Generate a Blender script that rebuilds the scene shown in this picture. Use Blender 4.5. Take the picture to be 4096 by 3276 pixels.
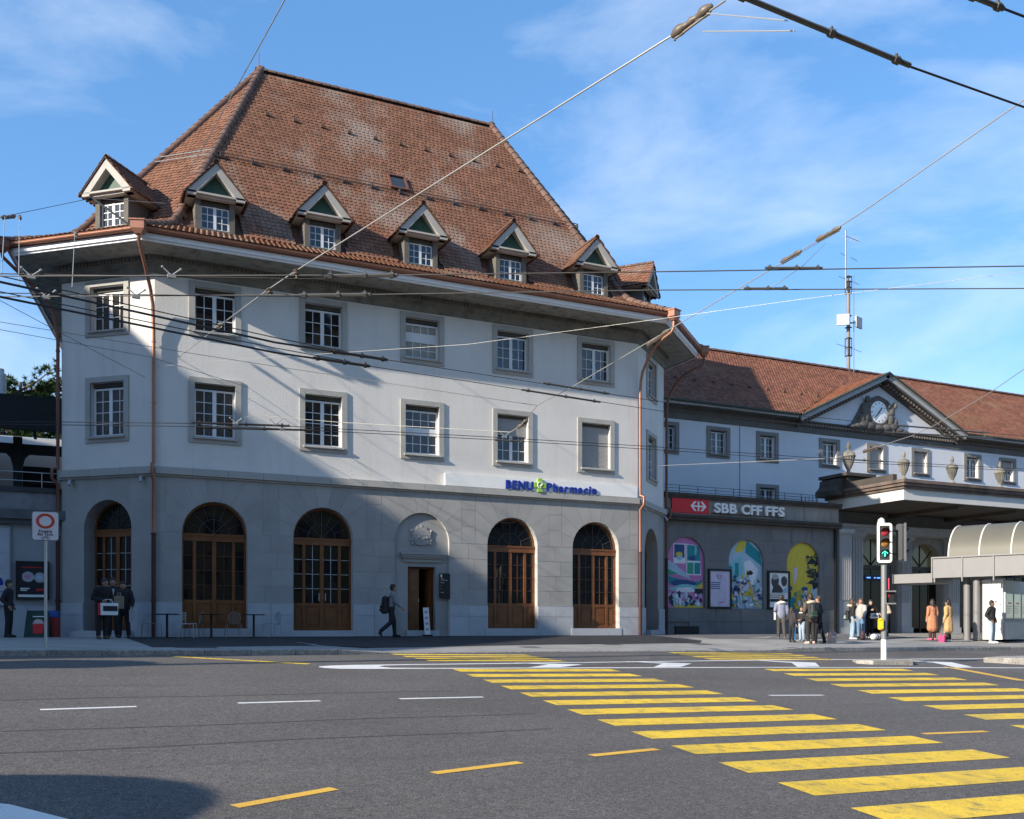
import bpy, bmesh, math, random, bisect
from mathutils import Matrix, Vector
R=math.radians; PI=math.pi; rnd=random.Random(7)
for o in list(bpy.data.objects): bpy.data.objects.remove(o)
scn=bpy.context.scene; C=scn.collection
# ------------------------------------------------------------------ camera, sky, sun, exposure
# X runs along the street front to the right, Y into the buildings, Z=0 is the pavement at the house wall
cam=bpy.data.objects.new('camera',bpy.data.cameras.new('camera')); C.objects.link(cam)
cam.location=(-2.93,-32.35,0.30); cam.rotation_euler=(R(90),0,R(-25.3))
cam.data.sensor_width=36; cam.data.lens=34.28; cam.data.shift_y=0.2129; cam.data.clip_start=.1; cam.data.clip_end=3000
scn.camera=cam
SUN_AZ=13.0; SUN_TAN=0.435                      # light runs along +X, 13 deg towards the house front
ldir=Vector((math.cos(R(SUN_AZ)),math.sin(R(SUN_AZ)),-SUN_TAN)).normalized()
sun=bpy.data.objects.new('sun',bpy.data.lights.new('sun','SUN')); C.objects.link(sun)
sun.data.energy=5.0; sun.data.angle=R(.6); sun.data.color=(1,.9,.75)
sun.rotation_euler=ldir.to_track_quat('-Z','Y').to_euler(); sun.location=(-30,-20,30)
W=bpy.data.worlds.new('World'); scn.world=W; W.use_nodes=True
nt=W.node_tree; nt.nodes.clear(); N=nt.nodes.new; Lk=nt.links.new
out=N('ShaderNodeOutputWorld'); bg=N('ShaderNodeBackground'); sky=N('ShaderNodeTexSky')
sky.sky_type='NISHITA'; sky.sun_disc=False; sky.sun_elevation=math.atan(SUN_TAN); sky.sun_rotation=R(270-SUN_AZ)
sky.altitude=600; sky.air_density=1.0; sky.dust_density=.4; sky.ozone_density=2.5
bg.inputs['Strength'].default_value=.125
tc=N('ShaderNodeTexCoord'); mp=N('ShaderNodeMapping'); mp.inputs['Scale'].default_value=(1.6,1.6,4.5); mp.inputs['Rotation'].default_value=(R(12),R(10),R(-20)); mp.inputs['Location'].default_value=(5.42,3.3,-.62)
n1=N('ShaderNodeTexNoise'); n1.inputs['Scale'].default_value=2.1; n1.inputs['Detail'].default_value=7; n1.inputs['Roughness'].default_value=.58; n1.inputs['Distortion'].default_value=.35
cr=N('ShaderNodeValToRGB'); cr.color_ramp.elements[0].position=.47; cr.color_ramp.elements[1].position=.86
mul=N('ShaderNodeMath'); mul.operation='MULTIPLY'; mul.inputs[1].default_value=.46
mx=N('ShaderNodeMixRGB'); mx.inputs['Color2'].default_value=(6.2,6.6,7.2,1)
hs=N('ShaderNodeHueSaturation'); hs.inputs['Saturation'].default_value=1.12
Lk(tc.outputs['Generated'],mp.inputs['Vector']); Lk(mp.outputs[0],n1.inputs['Vector']); Lk(n1.outputs['Fac'],cr.inputs[0])
Lk(cr.outputs[0],mul.inputs[0]); Lk(mul.outputs[0],mx.inputs['Fac']); Lk(sky.outputs[0],hs.inputs['Color'])
veil=N('ShaderNodeMixRGB'); veil.inputs['Fac'].default_value=.16; veil.inputs['Color2'].default_value=(1.6,4.8,10.2,1); Lk(hs.outputs[0],veil.inputs['Color1']); Lk(veil.outputs[0],mx.inputs['Color1'])
Lk(mx.outputs[0],bg.inputs['Color']); Lk(bg.outputs[0],out.inputs['Surface'])
scn.view_settings.view_transform='Standard'; scn.view_settings.look='None'; scn.view_settings.gamma=1; scn.view_settings.use_curve_mapping=False
scn.view_settings.exposure=.72
scn.render.engine='CYCLES'
# ------------------------------------------------------------------ materials
MATS={}
def mat(name,col,rough=.8,metal=0,var=.12,vs=2.5,bump=0,bs=60,rand=0,spec=.4,stain=None,emit=None,grain=None,grain2=None,ior=None,vstretch=None):
    """colour with slow noise, optional per-piece variation, relief and stains"""
    if name in MATS: return MATS[name]
    m=bpy.data.materials.new(name); m.use_nodes=True; t=m.node_tree; N=t.nodes.new; L=t.links.new
    b=t.nodes['Principled BSDF']; b.inputs['Roughness'].default_value=rough; b.inputs['Metallic'].default_value=metal
    b.inputs['Specular IOR Level'].default_value=spec
    if ior: b.inputs['IOR'].default_value=ior; b.inputs['Specular IOR Level'].default_value=.5
    geo=N('ShaderNodeNewGeometry'); src=None
    c=N('ShaderNodeRGB'); c.outputs[0].default_value=(*col,1); src=c.outputs[0]
    def noise(scale,detail=4,vec=None,rough=.55):
        n=N('ShaderNodeTexNoise'); n.inputs['Scale'].default_value=scale; n.inputs['Detail'].default_value=detail; n.inputs['Roughness'].default_value=rough
        L(vec or geo.outputs['Position'],n.inputs['Vector']); return n.outputs['Fac']
    def scaled(s):
        mp=N('ShaderNodeMapping'); mp.inputs['Scale'].default_value=s; L(geo.outputs['Position'],mp.inputs['Vector']); return mp.outputs[0]
    def bright(src,fac,amp):
        mr=N('ShaderNodeMapRange'); mr.inputs[1].default_value=.25; mr.inputs[2].default_value=.75; mr.inputs[3].default_value=1-amp; mr.inputs[4].default_value=1+amp; L(fac,mr.inputs[0])
        v=N('ShaderNodeVectorMath'); v.operation='SCALE'; L(src,v.inputs[0]); L(mr.outputs[0],v.inputs['Scale']); return v.outputs[0]
    if var: src=bright(src,noise(vs,5,scaled(vstretch) if vstretch else None),var)
    if rand:
        oi=N('ShaderNodeObjectInfo'); ad=N('ShaderNodeMath'); ad.operation='ADD'; fr=N('ShaderNodeMath'); fr.operation='FRACT'
        L(oi.outputs['Random'],ad.inputs[0]); L(geo.outputs['Random Per Island'],ad.inputs[1]); L(ad.outputs[0],fr.inputs[0])
        mr=N('ShaderNodeMapRange'); mr.inputs[3].default_value=1-rand; mr.inputs[4].default_value=1+rand; L(fr.outputs[0],mr.inputs[0])
        v=N('ShaderNodeVectorMath'); v.operation='SCALE'; L(src,v.inputs[0]); L(mr.outputs[0],v.inputs['Scale']); src=v.outputs[0]
    for st in (stain or []):   # (colour, noise scale, lo, hi, strength, stretch)
        n=noise(st[1],6,scaled(st[5]) if len(st)>5 else None,.62)
        mr=N('ShaderNodeMapRange'); mr.inputs[1].default_value=st[2]; mr.inputs[2].default_value=st[3]; mr.inputs[3].default_value=0; mr.inputs[4].default_value=st[4]; L(n,mr.inputs[0])
        mx=N('ShaderNodeMixRGB'); mx.inputs['Color2'].default_value=(*st[0],1); L(mr.outputs[0],mx.inputs['Fac']); L(src,mx.inputs['Color1']); src=mx.outputs[0]
    for g_ in (grain2 or []): src=bright(src,noise(g_[0],2),g_[1])
    if grain: src=bright(src,noise(grain[0],2),grain[1])
    L(src,b.inputs['Base Color'])
    if bump:
        bp=N('ShaderNodeBump'); bp.inputs['Strength'].default_value=bump; bp.inputs['Distance'].default_value=.012; L(noise(bs,3),bp.inputs['Height']); L(bp.outputs[0],b.inputs['Normal'])
    if emit: b.inputs['Emission Color'].default_value=(*emit[0],1); b.inputs['Emission Strength'].default_value=emit[1]
    MATS[name]=m; return m
asphalt=mat('asphalt',(.119,.109,.102),.86,0,.16,.35,.7,120,spec=.3,grain2=[(24,.28),(11,.16)],stain=[((.055,.055,.058),1.1,.56,.75,.5,(.12,1.2,1)),((.2,.19,.18),.8,.62,.8,.35,(.25,1,1))],grain=(75,.95))
asphalt_new=mat('dark_asphalt',(.036,.037,.041),.88,0,.2,1.2,.4,220,spec=.25,grain=(70,.3))
paving=mat('pavement_surface',(.3,.288,.272),.88,0,.18,.6,.4,150,spec=.25,stain=[((.1,.1,.1),.9,.55,.75,.6,(.5,1.5,1))],grain=(60,.25))
kerbm=mat('granite_kerb',(.3,.285,.26),.85,0,.3,6,.6,60,rand=.22,grain=(25,.4))
yellow=mat('yellow_road_paint',(.8,.53,.04),.7,0,.13,1.2,.3,200,rand=.06,stain=[((.2,.16,.07),6,.52,.7,.75),((.17,.145,.09),1.1,.5,.72,.5,(1.6,.3,1)),((.13,.12,.1),14,.6,.75,.6)],grain=(55,.25))
whitep=mat('white_road_paint',(.72,.71,.69),.7,0,.1,1.2,.2,200,stain=[((.25,.25,.24),5,.6,.75,.6)],grain=(55,.15))
orangep=mat('amber_road_paint',(.72,.42,.06),.7,0,.12,1.2,.2,200,stain=[((.2,.16,.09),4,.57,.75,.6)],grain=(55,.2))
tar=mat('tar',(.062,.06,.06),.8,0,.2,3)
plaster=mat('roughcast_plaster',(.63,.615,.59),.92,0,.06,.7,.6,18,spec=.2,stain=[((.47,.46,.44),1.3,.52,.78,.45,(2.2,2.2,.22)),((.5,.49,.47),.4,.5,.7,.35)])
stplaster=mat('station_plaster',(.64,.66,.7),.92,0,.06,.5,.5,26,spec=.2,stain=[((.4,.41,.43),.9,.58,.8,.4,(2.5,2.5,.3))])
ashlar=mat('grey_sandstone',(.325,.32,.31),.9,0,.12,1.1,.45,45,rand=.07,spec=.2,stain=[((.3,.3,.3),1.3,.55,.8,.5,(1,1,.6))])
mortar=mat('light_mortar',(.42,.42,.415),.92,0,.1,2)
plinthm=mat('pale_limestone',(.41,.43,.46),.85,0,.14,2.2,.3,60,rand=.06,stain=[((.3,.31,.33),2.2,.52,.75,.6)])
trim=mat('window_surround_stone',(.36,.355,.335),.9,0,.09,2,.25,60,rand=.03)
frieze=mat('dark_frieze_stone',(.2,.19,.17),.92,0,.2,1.6,.3,50,stain=[((.07,.068,.06),2.6,.5,.7,.7)])
soffitm=mat('weathered_soffit_boards',(.3,.285,.25),.92,0,.2,1.5,0,50,stain=[((.1,.1,.09),3.2,.48,.68,.7)])
fasciam=mat('white_painted_board',(.78,.79,.82),.6,0,.04,2)
copper=mat('new_copper',(.33,.155,.105),.45,.5,.18,1.5,spec=.5,vstretch=(1,1,.5))
copperd=mat('browned_copper',(.19,.08,.052),.5,.4,.25,1.4,spec=.5,vstretch=(1,1,.5))
iron=mat('red_brown_cast_iron',(.06,.022,.02),.6,0,.2,3)
wood=mat('varnished_oak',(.185,.066,.018),.42,0,.25,3,.15,30,rand=.1,spec=.5,stain=[((.08,.026,.008),8,.45,.7,.5,(6,6,.5))])
wooddk=mat('dark_oak',(.09,.03,.01),.42,0,.25,3,.15,30,rand=.1,spec=.5)
glass=mat('window_glass',(.012,.014,.017),.03,0,0,ior=1.75)
glassk=mat('hall_glass',(.01,.009,.008),.08,0,0,ior=1.25)
reflp=mat('reflection_pane',(.3,.265,.215),.12,0,.25,3)  # beige reflection of a lit building painted into the pane colour
glassd=mat('shop_glass',(.012,.012,.012),.03,0,0,ior=1.5)
glassb=mat('window_glass_room',(.035,.031,.027),.04,0,.4,1.2,ior=1.6)
glassc=mat('window_glass_curtain',(.06,.06,.062),.05,0,.5,2.5,ior=1.6,vstretch=(3,3,.3))
whitew=mat('white_window_paint',(.68,.7,.72),.5,0,.04,3)
blind=mat('grey_roller_shutter',(.33,.33,.33),.7,0,.06,2)
blindb=mat('beige_roller_shutter',(.4,.37,.34),.7,0,.06,2)
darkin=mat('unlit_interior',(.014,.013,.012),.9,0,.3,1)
tilem=mat('clay_roof_tile',(.195,.092,.056),.85,0,.14,.9,.2,60,rand=.2,spec=.25,stain=[((.33,.29,.25),.36,.5,.66,.55,(1.2,1,.5)),((.22,.14,.06),1.1,.58,.74,.4),((.1,.055,.04),2.4,.58,.74,.55)])
tiles=mat('station_roof_tile',(.215,.09,.056),.85,0,.16,.9,.2,60,rand=.3,spec=.25,stain=[((.26,.18,.09),.45,.56,.72,.5),((.3,.24,.19),.8,.6,.74,.4),((.13,.065,.045),2.4,.58,.74,.5)])
ridgem=mat('ridge_tile_clay',(.14,.082,.062),.8,0,.2,3,.2,60,rand=.22)
under=mat('roof_underlay',(.1,.05,.035),.9,0,.2,2)
dwood=mat('grey_dormer_boards',(.125,.115,.1),.85,0,.16,3,.15,40)
dwhite=mat('pale_dormer_boards',(.42,.4,.37),.8,0,.1,3)
dgreen=mat('dark_green_boards',(.035,.085,.06),.6,0,.15,3)
steel=mat('galvanised_steel',(.45,.45,.44),.45,.6,.1,6)
wirem=mat('steel_rope',(.42,.41,.39),.45,.5,.05,6)
wired=mat('dark_contact_wire',(.035,.033,.035),.5,.2,.1,6)
wireg=mat('grey_contact_bar',(.1,.098,.095),.5,.3,.1,6)
insul=mat('brown_insulator',(.13,.105,.085),.45,0,.2,9)
ststone=mat('station_stone',(.175,.175,.175),.92,0,.14,1.1,.35,45,rand=.05,stain=[((.1,.1,.1),1.2,.52,.75,.7,(2,2,.4))])
stlight=mat('pale_portal_stone',(.36,.37,.38),.9,0,.1,1.2,.25,45,stain=[((.2,.2,.2),1.4,.55,.78,.5,(2.5,2.5,.4))])
stdark=mat('blackened_cornice',(.06,.052,.046),.9,0,.3,1.5,.3,40,stain=[((.17,.12,.09),1.8,.55,.75,.5)])
white=mat('plain_white',(.76,.76,.75),.6,0,.03,2)
black=mat('plain_black',(.012,.012,.013),.55,0,.1,4)
dgrey=mat('dark_grey_metal',(.06,.062,.066),.5,.3,.1,5)
mgrey=mat('mid_grey_metal',(.36,.37,.38),.5,.2,.06,4)
red=mat('signal_red',(.62,.012,.02),.5,0,.05,2)
blue=mat('sign_blue',(.008,.03,.28),.45,0,.05,2)
green=mat('sign_green',(.3,.55,.06),.5,0,.05,2)
# ------------------------------------------------------------------ mesh helpers
class MB:
    def __init__(s,M=None): s.v=[];s.f=[];s.M=M
    def add(s,vs,fs):
        b=len(s.v)
        s.v+=[tuple(s.M@Vector(p)) for p in vs] if s.M else [tuple(p) for p in vs]
        s.f+=[tuple(b+i for i in f) for f in fs]
    def box(s,x0,x1,y0,y1,z0,z1):
        s.add([(x0,y0,z0),(x1,y0,z0),(x1,y1,z0),(x0,y1,z0),(x0,y0,z1),(x1,y0,z1),(x1,y1,z1),(x0,y1,z1)],
              [(0,3,2,1),(4,5,6,7),(0,1,5,4),(1,2,6,5),(2,3,7,6),(3,0,4,7)]); return s
    def quad(s,*p): s.add(p,[tuple(range(len(p)))]); return s
    def prism(s,poly,y0,y1):                      # polygon in x,z pushed from y0 (front) to y1
        n=len(poly); s.add([(x,y0,z) for x,z in poly]+[(x,y1,z) for x,z in poly],
          [tuple(range(n)),tuple(range(2*n-1,n-1,-1))]+[(i,n+i,n+(i+1)%n,(i+1)%n) for i in range(n)]); return s
    def prismz(s,poly,z0,z1):
        n=len(poly); s.add([(x,y,z0) for x,y in poly]+[(x,y,z1) for x,y in poly],
          [tuple(range(n-1,-1,-1)),tuple(range(n,2*n))]+[(i,(i+1)%n,n+(i+1)%n,n+i) for i in range(n)]); return s
    def tube(s,pts,r,seg=8,caps=True):
        pts=[Vector(p) for p in pts]; n=len(pts); rs=r if isinstance(r,(list,tuple)) else [r]*n; vs=[];fs=[]; prev=None
        for i,p in enumerate(pts):
            d=(pts[min(i+1,n-1)]-pts[max(i-1,0)]).normalized()
            if prev is None: a=Vector((0,0,1)) if abs(d.z)<.9 else Vector((1,0,0)); u=d.cross(a).normalized()
            else: u=(prev-d*prev.dot(d)).normalized()
            prev=u; w=d.cross(u)
            for k in range(seg):
                t=2*PI*k/seg; vs.append(p+(u*math.cos(t)+w*math.sin(t))*rs[i])
        for i in range(n-1):
            for k in range(seg):
                a=i*seg+k; b=i*seg+(k+1)%seg; fs.append((a,b,b+seg,a+seg))
        if caps: fs+= [tuple(range(seg-1,-1,-1)),tuple(range((n-1)*seg,n*seg))]
        s.add(vs,fs); return s
    def lathe(s,prof,c=(0,0,0),seg=16,flute=0):
        vs=[];fs=[];n=len(prof)
        for r,z in prof:
            for k in range(seg):
                t=2*PI*k/seg; rr=r*(1-flute*(k%2)) if flute else r
                vs.append((c[0]+rr*math.cos(t),c[1]+rr*math.sin(t),c[2]+z))
        for i in range(n-1):
            for k in range(seg):
                a=i*seg+k; b=i*seg+(k+1)%seg; fs.append((a,b,b+seg,a+seg))
        fs+=[tuple(range(seg-1,-1,-1)),tuple(range((n-1)*seg,n*seg))]
        s.add(vs,fs); return s
    def ball(s,c,r,seg=10,rings=6,M=None):
        rx,ry,rz=r if isinstance(r,(list,tuple)) else (r,r,r); vs=[];fs=[]
        for i in range(1,rings):
            a=PI*i/rings
            for k in range(seg):
                t=2*PI*k/seg; vs.append((c[0]+rx*math.sin(a)*math.cos(t),c[1]+ry*math.sin(a)*math.sin(t),c[2]+rz*math.cos(a)))
        for i in range(rings-2):
            for k in range(seg):
                p=i*seg+k;q=i*seg+(k+1)%seg; fs.append((p,p+seg,q+seg,q))
        b=len(vs); vs+=[(c[0],c[1],c[2]+rz),(c[0],c[1],c[2]-rz)]; l=(rings-2)*seg
        for k in range(seg): fs.append((b,k,(k+1)%seg)); fs.append((b+1,l+(k+1)%seg,l+k))
        s.add(vs,fs); return s
    def mesh(s,name,m,smooth=None):
        me=bpy.data.meshes.new(name); me.from_pydata(s.v,[],s.f); me.materials.append(m)
        if smooth is not None:
            me.shade_smooth(); me.set_sharp_from_angle(angle=R(smooth))
        return me
    def obj(s,name,m,parent=None,smooth=None,kind=None): return link(name,s.mesh(name,m,smooth),parent,kind)
def link(name,me,parent=None,kind=None,M=None):
    o=bpy.data.objects.new(name,me); C.objects.link(o)
    if parent: o.parent=parent
    if M is not None: o.matrix_local=M
    if kind: o['kind']=kind
    return o
def tag(o,label,cat,group=None):
    o['label']=label; o['category']=cat
    if group: o['group']=group
    return o
def thing(name,label,cat,loc=(0,0,0),rz=0,group=None):
    o=bpy.data.objects.new(name,None); C.objects.link(o); o.location=loc; o.rotation_euler=(0,0,rz); o.empty_display_size=.2
    return tag(o,label,cat,group)
def frame(x,y,z=0,deg=0): return Matrix.Translation((x,y,z))@Matrix.Rotation(R(deg),4,'Z')
def arcpts(c,z,r,n=16,a0=0,a1=180): return [(c+r*math.cos(R(a0+(a1-a0)*i/n)),z+r*math.sin(R(a0+(a1-a0)*i/n))) for i in range(n+1)]
def wall(mb,s0,s1,z0,z1,ops,depth=.25):
    """flat wall in local x,z at y=0 with rectangular or arched openings (s0,s1,z0,z1,arched) and their reveals"""
    xs=sorted({s0,s1}|{q for o in ops for q in o[:2]}); zs=sorted({z0,z1}|{q for o in ops for q in o[2:4]})
    for i in range(len(xs)-1):
        for j in range(len(zs)-1):
            cx=(xs[i]+xs[i+1])/2; cz=(zs[j]+zs[j+1])/2
            if any(o[0]<cx<o[1] and o[2]<cz<o[3] for o in ops): continue
            mb.quad((xs[i],0,zs[j]),(xs[i+1],0,zs[j]),(xs[i+1],0,zs[j+1]),(xs[i],0,zs[j+1]))
    for o in ops:
        a,b,c,d=o[:4]; dep=o[5] if len(o)>5 else depth
        if o[4]:
            r=(b-a)/2; sp=d-r; pts=arcpts((a+b)/2,sp,r)
            for p,q in zip(pts,pts[1:]):
                mb.quad((p[0],0,p[1]),(p[0],0,d),(q[0],0,d),(q[0],0,q[1]))
            loop=[(b,c)]+pts+[(a,c)]
        else: loop=[(b,c),(b,d),(a,d),(a,c)]
        for p,q in zip(loop,loop[1:]+[loop[0]]): mb.quad((p[0],0,p[1]),(q[0],0,q[1]),(q[0],dep,q[1]),(p[0],dep,p[1]))
def offset_poly(pl,d):
    n=len(pl); outp=[]
    for i in range(n):
        p0,p1,p2=Vector(pl[i-1]),Vector(pl[i]),Vector(pl[(i+1)%n])
        e1=(p1-p0).normalized(); e2=(p2-p1).normalized(); n1=Vector((e1.y,-e1.x)); n2=Vector((e2.y,-e2.x))
        b=(n1+n2); b=b/(1+n1.dot(n2)); outp.append(p1+b*d)
    return outp
def sweep(mb,pl,prof,closed=True):
    rings=[[(p.x,p.y,z) for p in offset_poly(pl,d)] for d,z in prof]; n=len(pl)
    for a,b in zip(rings,rings[1:]):
        for i in range(n):
            j=(i+1)%n; mb.quad(a[i],a[j],b[j],b[i])
def inset(poly,g):
    cx=sum(p[0] for p in poly)/len(poly); cz=sum(p[1] for p in poly)/len(poly)
    w=max(p[0] for p in poly)-min(p[0] for p in poly); h=max(p[1] for p in poly)-min(p[1] for p in poly)
    return [(cx+(x-cx)*(1-g/w),cz+(z-cz)*(1-g/h)) for x,z in poly]
def block(parent,M,poly,name,m,y0=-.012,y1=.004,gap=.014):
    poly=inset(poly,gap) if gap else poly
    cx=sum(p[0] for p in poly)/len(poly); cz=sum(p[1] for p in poly)/len(poly)
    mb=MB(); mb.prism([(x-cx,z-cz) for x,z in poly],y0,y1)
    return link(name,mb.mesh(name,m),parent,None,M@Matrix.Translation((cx,0,cz)))
def rect(a,b,c,d): return [(a,c),(b,c),(b,d),(a,d)]
CACHE={}
def shared(key,fn):
    if key not in CACHE: CACHE[key]=fn()
    return CACHE[key]
TXT={}
def glyph(ch,size,ext,fat,m):
    k=(ch,size,ext,fat,m.name)
    if k not in TXT:
        cu=bpy.data.curves.new('letter','FONT'); cu.body=ch; cu.size=size; cu.extrude=ext; cu.offset=fat; cu.resolution_u=4
        o=bpy.data.objects.new('letter',cu); C.objects.link(o); dg=bpy.context.evaluated_depsgraph_get()
        me=bpy.data.meshes.new_from_object(o.evaluated_get(dg)); me.name='letter'; me.materials.clear(); me.materials.append(m)
        bpy.data.objects.remove(o); xs=[v.co.x for v in me.vertices] or [0]
        TXT[k]=(me,min(xs),max(xs))
    return TXT[k]
def text(parent,s,x0,x1,z,y,size,m,ext=.02,fat=.0,M=None,name='letter',gap=.12):
    """letters as separate meshes standing in the x,z plane, stretched to run from x0 to x1"""
    adv=0; items=[]
    for ch in s:
        if ch==' ': adv+=size*.32; continue
        me,a,b=glyph(ch,size,ext,fat,m); items.append((me,adv-a)); adv+=(b-a)+size*gap
    adv-=size*gap; k=(x1-x0)/adv; outl=[]
    for me,p in items:
        T=Matrix.Translation((x0+p*k,y,z))@Matrix.Diagonal((k,1,1,1))@Matrix.Rotation(R(90),4,'X')
        outl.append(link(name,me,parent,None,(M@T) if M else T))
    return outl
# ------------------------------------------------------------------ ground, road, pavement, kerb
KX=[-400,-40,-3.81,-.6,3.74,9.1,14.6,20.06,31.87,80,400];KY=[-14,-14,-11.39,-11.06,-10.34,-9.27,-8.41,-7.78,-6.13,-2,-2]
def interp(x,xs,ys):
    i=max(0,min(len(xs)-2,bisect.bisect_right(xs,x)-1)); t=(x-xs[i])/(xs[i+1]-xs[i]); return ys[i]+max(0,min(1,t))*(ys[i+1]-ys[i])
def kY(x): return interp(x,KX,KY)
def kh(x): return interp(x,[-400,3.2,4.4,17.5,18.7,400],[.12,.12,.025,.025,.12,.12])
def road(x,y):
    x=max(-60,min(90,x)); y=max(-70,min(5,y)); return .311-.0177*x+.055*y
def kz(x): return road(x,kY(x))+kh(x)
def ground(x,y):
    ky=kY(x)
    if y<=ky: return road(x,y)
    return 0. if y>=0 else kz(x)*(-y)/(-ky)
GX=[-900,-400,-60,-40,-25,-15,-8,-3.81,-.6,3.74,9.1,14.6,20.06,31.87,45,60,80,200,900]
mb=MB(); rows=[]
for gx in GX:
    ky=kY(gx); rows.append([(gx,gy,road(gx,gy)) for gy in (-900,-300,-120,-70,-50,-40,-32,-25,-18,-14.5)]+[(gx,ky,road(gx,ky)),(gx,ky+.6,road(gx,ky)-.12),(gx,0.1,-.75),(gx,60,-.75),(gx,900,-.75)])
for a,b in zip(rows,rows[1:]):
    for i in range(len(a)-1): mb.quad(a[i],b[i],b[i+1],a[i+1])
roado=mb.obj('road',asphalt,kind='structure')
def sheet(name,m,xs,ylo,yhi,dz,parent=None,kind=None,ny=6):
    mb=MB(); cols=[]
    for x in xs:
        a,b=ylo(x),yhi(x); cols.append([(x,a+(b-a)*i/ny,ground(x,a+(b-a)*i/ny+ (1e-4 if i==0 else 0))+dz) for i in range(ny+1)])
    for p,q in zip(cols,cols[1:]):
        for i in range(ny): mb.quad(p[i],q[i],q[i+1],p[i+1])
    return mb.obj(name,m,parent,kind=kind)
SX=[-60,-40,-25,-15,-8,-3.81,-2,-.6,1,3.2,3.74,4.4,6,9.1,12,14.6,17.5,18.7,20.06,26,31.87,45,60,80]
side=sheet('sidewalk',paving,SX,lambda x:kY(x)+.16,lambda x:6.0 if -2.7<x<20.8 else 7,0,kind='structure')
sheet('asphalt_strip',asphalt_new,[-.9,0.2,1.3,3,5,8,11,14,17.3,18.2],lambda x:interp(x,[-.9,.2,1.3,5,11,17.3,18.2],[-9.5,-9.1,-8.8,-7.7,-5.8,-4.7,-3.6]),lambda x:-.06,.004,side)
sheet('asphalt_strip',mat('grey_asphalt_strip',(.13,.127,.125),.9,0,.18,.8,.4,180,grain=(60,.3)),[18.2,20,24,28,30.5],lambda x:-2.6-.12*(x-18),lambda x:2.9 if x>20.8 else .9*(x-18.2),.006,side)
for x,y,w in [(13.2,-5.6,.6),(17.0,-5.2,.6),(9.5,-7.2,.55),(0,-9.6,.9),(24.5,-4.4,.7)]:       # access covers
    z=ground(x,y)+.006; g=(ground(x,y+.3)-ground(x,y-.3))/.6
    MB().add([],[]) if False else None
    m_=MB(); m_.quad((x-w/2,y-.25,z-.25*g),(x+w/2,y-.25,z-.25*g),(x+w/2,y+.25,z+.25*g),(x-w/2,y+.25,z+.25*g)); m_.obj('access_cover',mat('worn_steel_cover',(.075,.075,.078),.6,.2,.2,5),side)
# kerb: separate granite stones, sunk where the zebra crossings meet the pavement
kerb=MB().box(-60,-13,-14.2,-13.9,-.6,-.28).obj('kerb',kerbm,kind='structure')
x=-13.0
while x<42:
    x2=x+1.0; mb=MB()
    def P(xx,off,dz): yy=kY(xx)+off; return (xx,yy,dz)
    a,b=x+.006,x2-.006; za,zb=kz(a)+.004,kz(b)+.004; w=.18; j=rnd.uniform(-.006,.006)
    mb.add([(a,kY(a)+j,za-.35),(b,kY(b)+j,zb-.35),(b,kY(b)+w,zb-.35),(a,kY(a)+w,za-.35),(a,kY(a)+j,za-.018),(b,kY(b)+j,zb-.018),(a,kY(a)+j+.02,za),(b,kY(b)+j+.02,zb),(b,kY(b)+w,zb),(a,kY(a)+w,za)],
       [(0,1,5,4),(4,5,7,6),(6,7,8,9),(0,4,6,9,3),(1,2,8,7,5),(2,3,9,8)])
    mb.obj('kerb_stone',kerbm,kerb); x=x2
# painted markings, 4 mm above the asphalt
def patch(name,pts,m,dz=.004):
    mb=MB(); mb.quad(*[(px,py,road(px,py)+dz) for px,py in pts]); return mb.obj(name,m,roado)
for i in range(13):                                                # near zebra crossing
    y=-14.08-1.017*i; xl=4.38-.115*i; j=rnd.uniform(-.02,.02)
    patch('crosswalk_stripe',[(xl-.06+j,y-.55),(xl+3.64+j,y-.55),(xl+3.69+j,y),(xl+j,y)],yellow)
for i in range(11):
    y=-14.07-1.085*i; xl=12.28-.345*i
    patch('crosswalk_stripe',[(xl-.16,y-.54),(xl+4.28,y-.54),(xl+4.46,y),(xl,y)],yellow)
for i,(y) in enumerate([-10.2,-10.8,-11.33,-11.86]):               # the same crossings beyond the median
    patch('crosswalk_stripe',[(4.36+.08*i,y-.3),(7.95+.03*i,y-.3),(7.88+.03*i,y),(4.36+.08*i,y)],yellow)
for i,(y) in enumerate([-8.95,-9.65,-10.35,-11.05]):
    patch('crosswalk_stripe',[(13.05-.1*i,y-.38),(17.4-.14*i,y-.38),(17.5-.14*i,y),(13.08-.1*i,y)],yellow)
# median: two white edge lines, rounded end, white arrows
def strip(name,pts,w,m,dz=.004):
    mb=MB()
    for (xa,ya),(xb,yb) in zip(pts,pts[1:]):
        d=Vector((xb-xa,yb-ya)).normalized(); nx,ny=-d.y*w/2,d.x*w/2
        mb.quad(*[(px,py,road(px,py)+dz) for px,py in [(xa-nx,ya-ny),(xb-nx,yb-ny),(xb+nx,yb+ny),(xa+nx,ya+ny)]])
    return mb.obj(name,m,roado)
strip('median_line',[(2.6,-13.25),(7,-12.62),(14.7,-11.5),(20,-10.98),(26,-10.5),(42,-9.2)],.16,whitep)
strip('median_line',[(2.6,-13.97),(6.4,-13.84),(13,-13.66),(21.7,-13.8),(42,-14.2)],.16,whitep)
patch('median_nose',[(2.6,-14.05),(2.1,-14.02),(1.82,-13.85),(1.75,-13.66),(1.83,-13.48),(2.1,-13.32),(2.6,-13.17),(4.6,-12.98),(3.2,-13.3),(3.0,-13.55),(3.2,-13.8),(4.4,-13.88)],whitep,.005)
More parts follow.
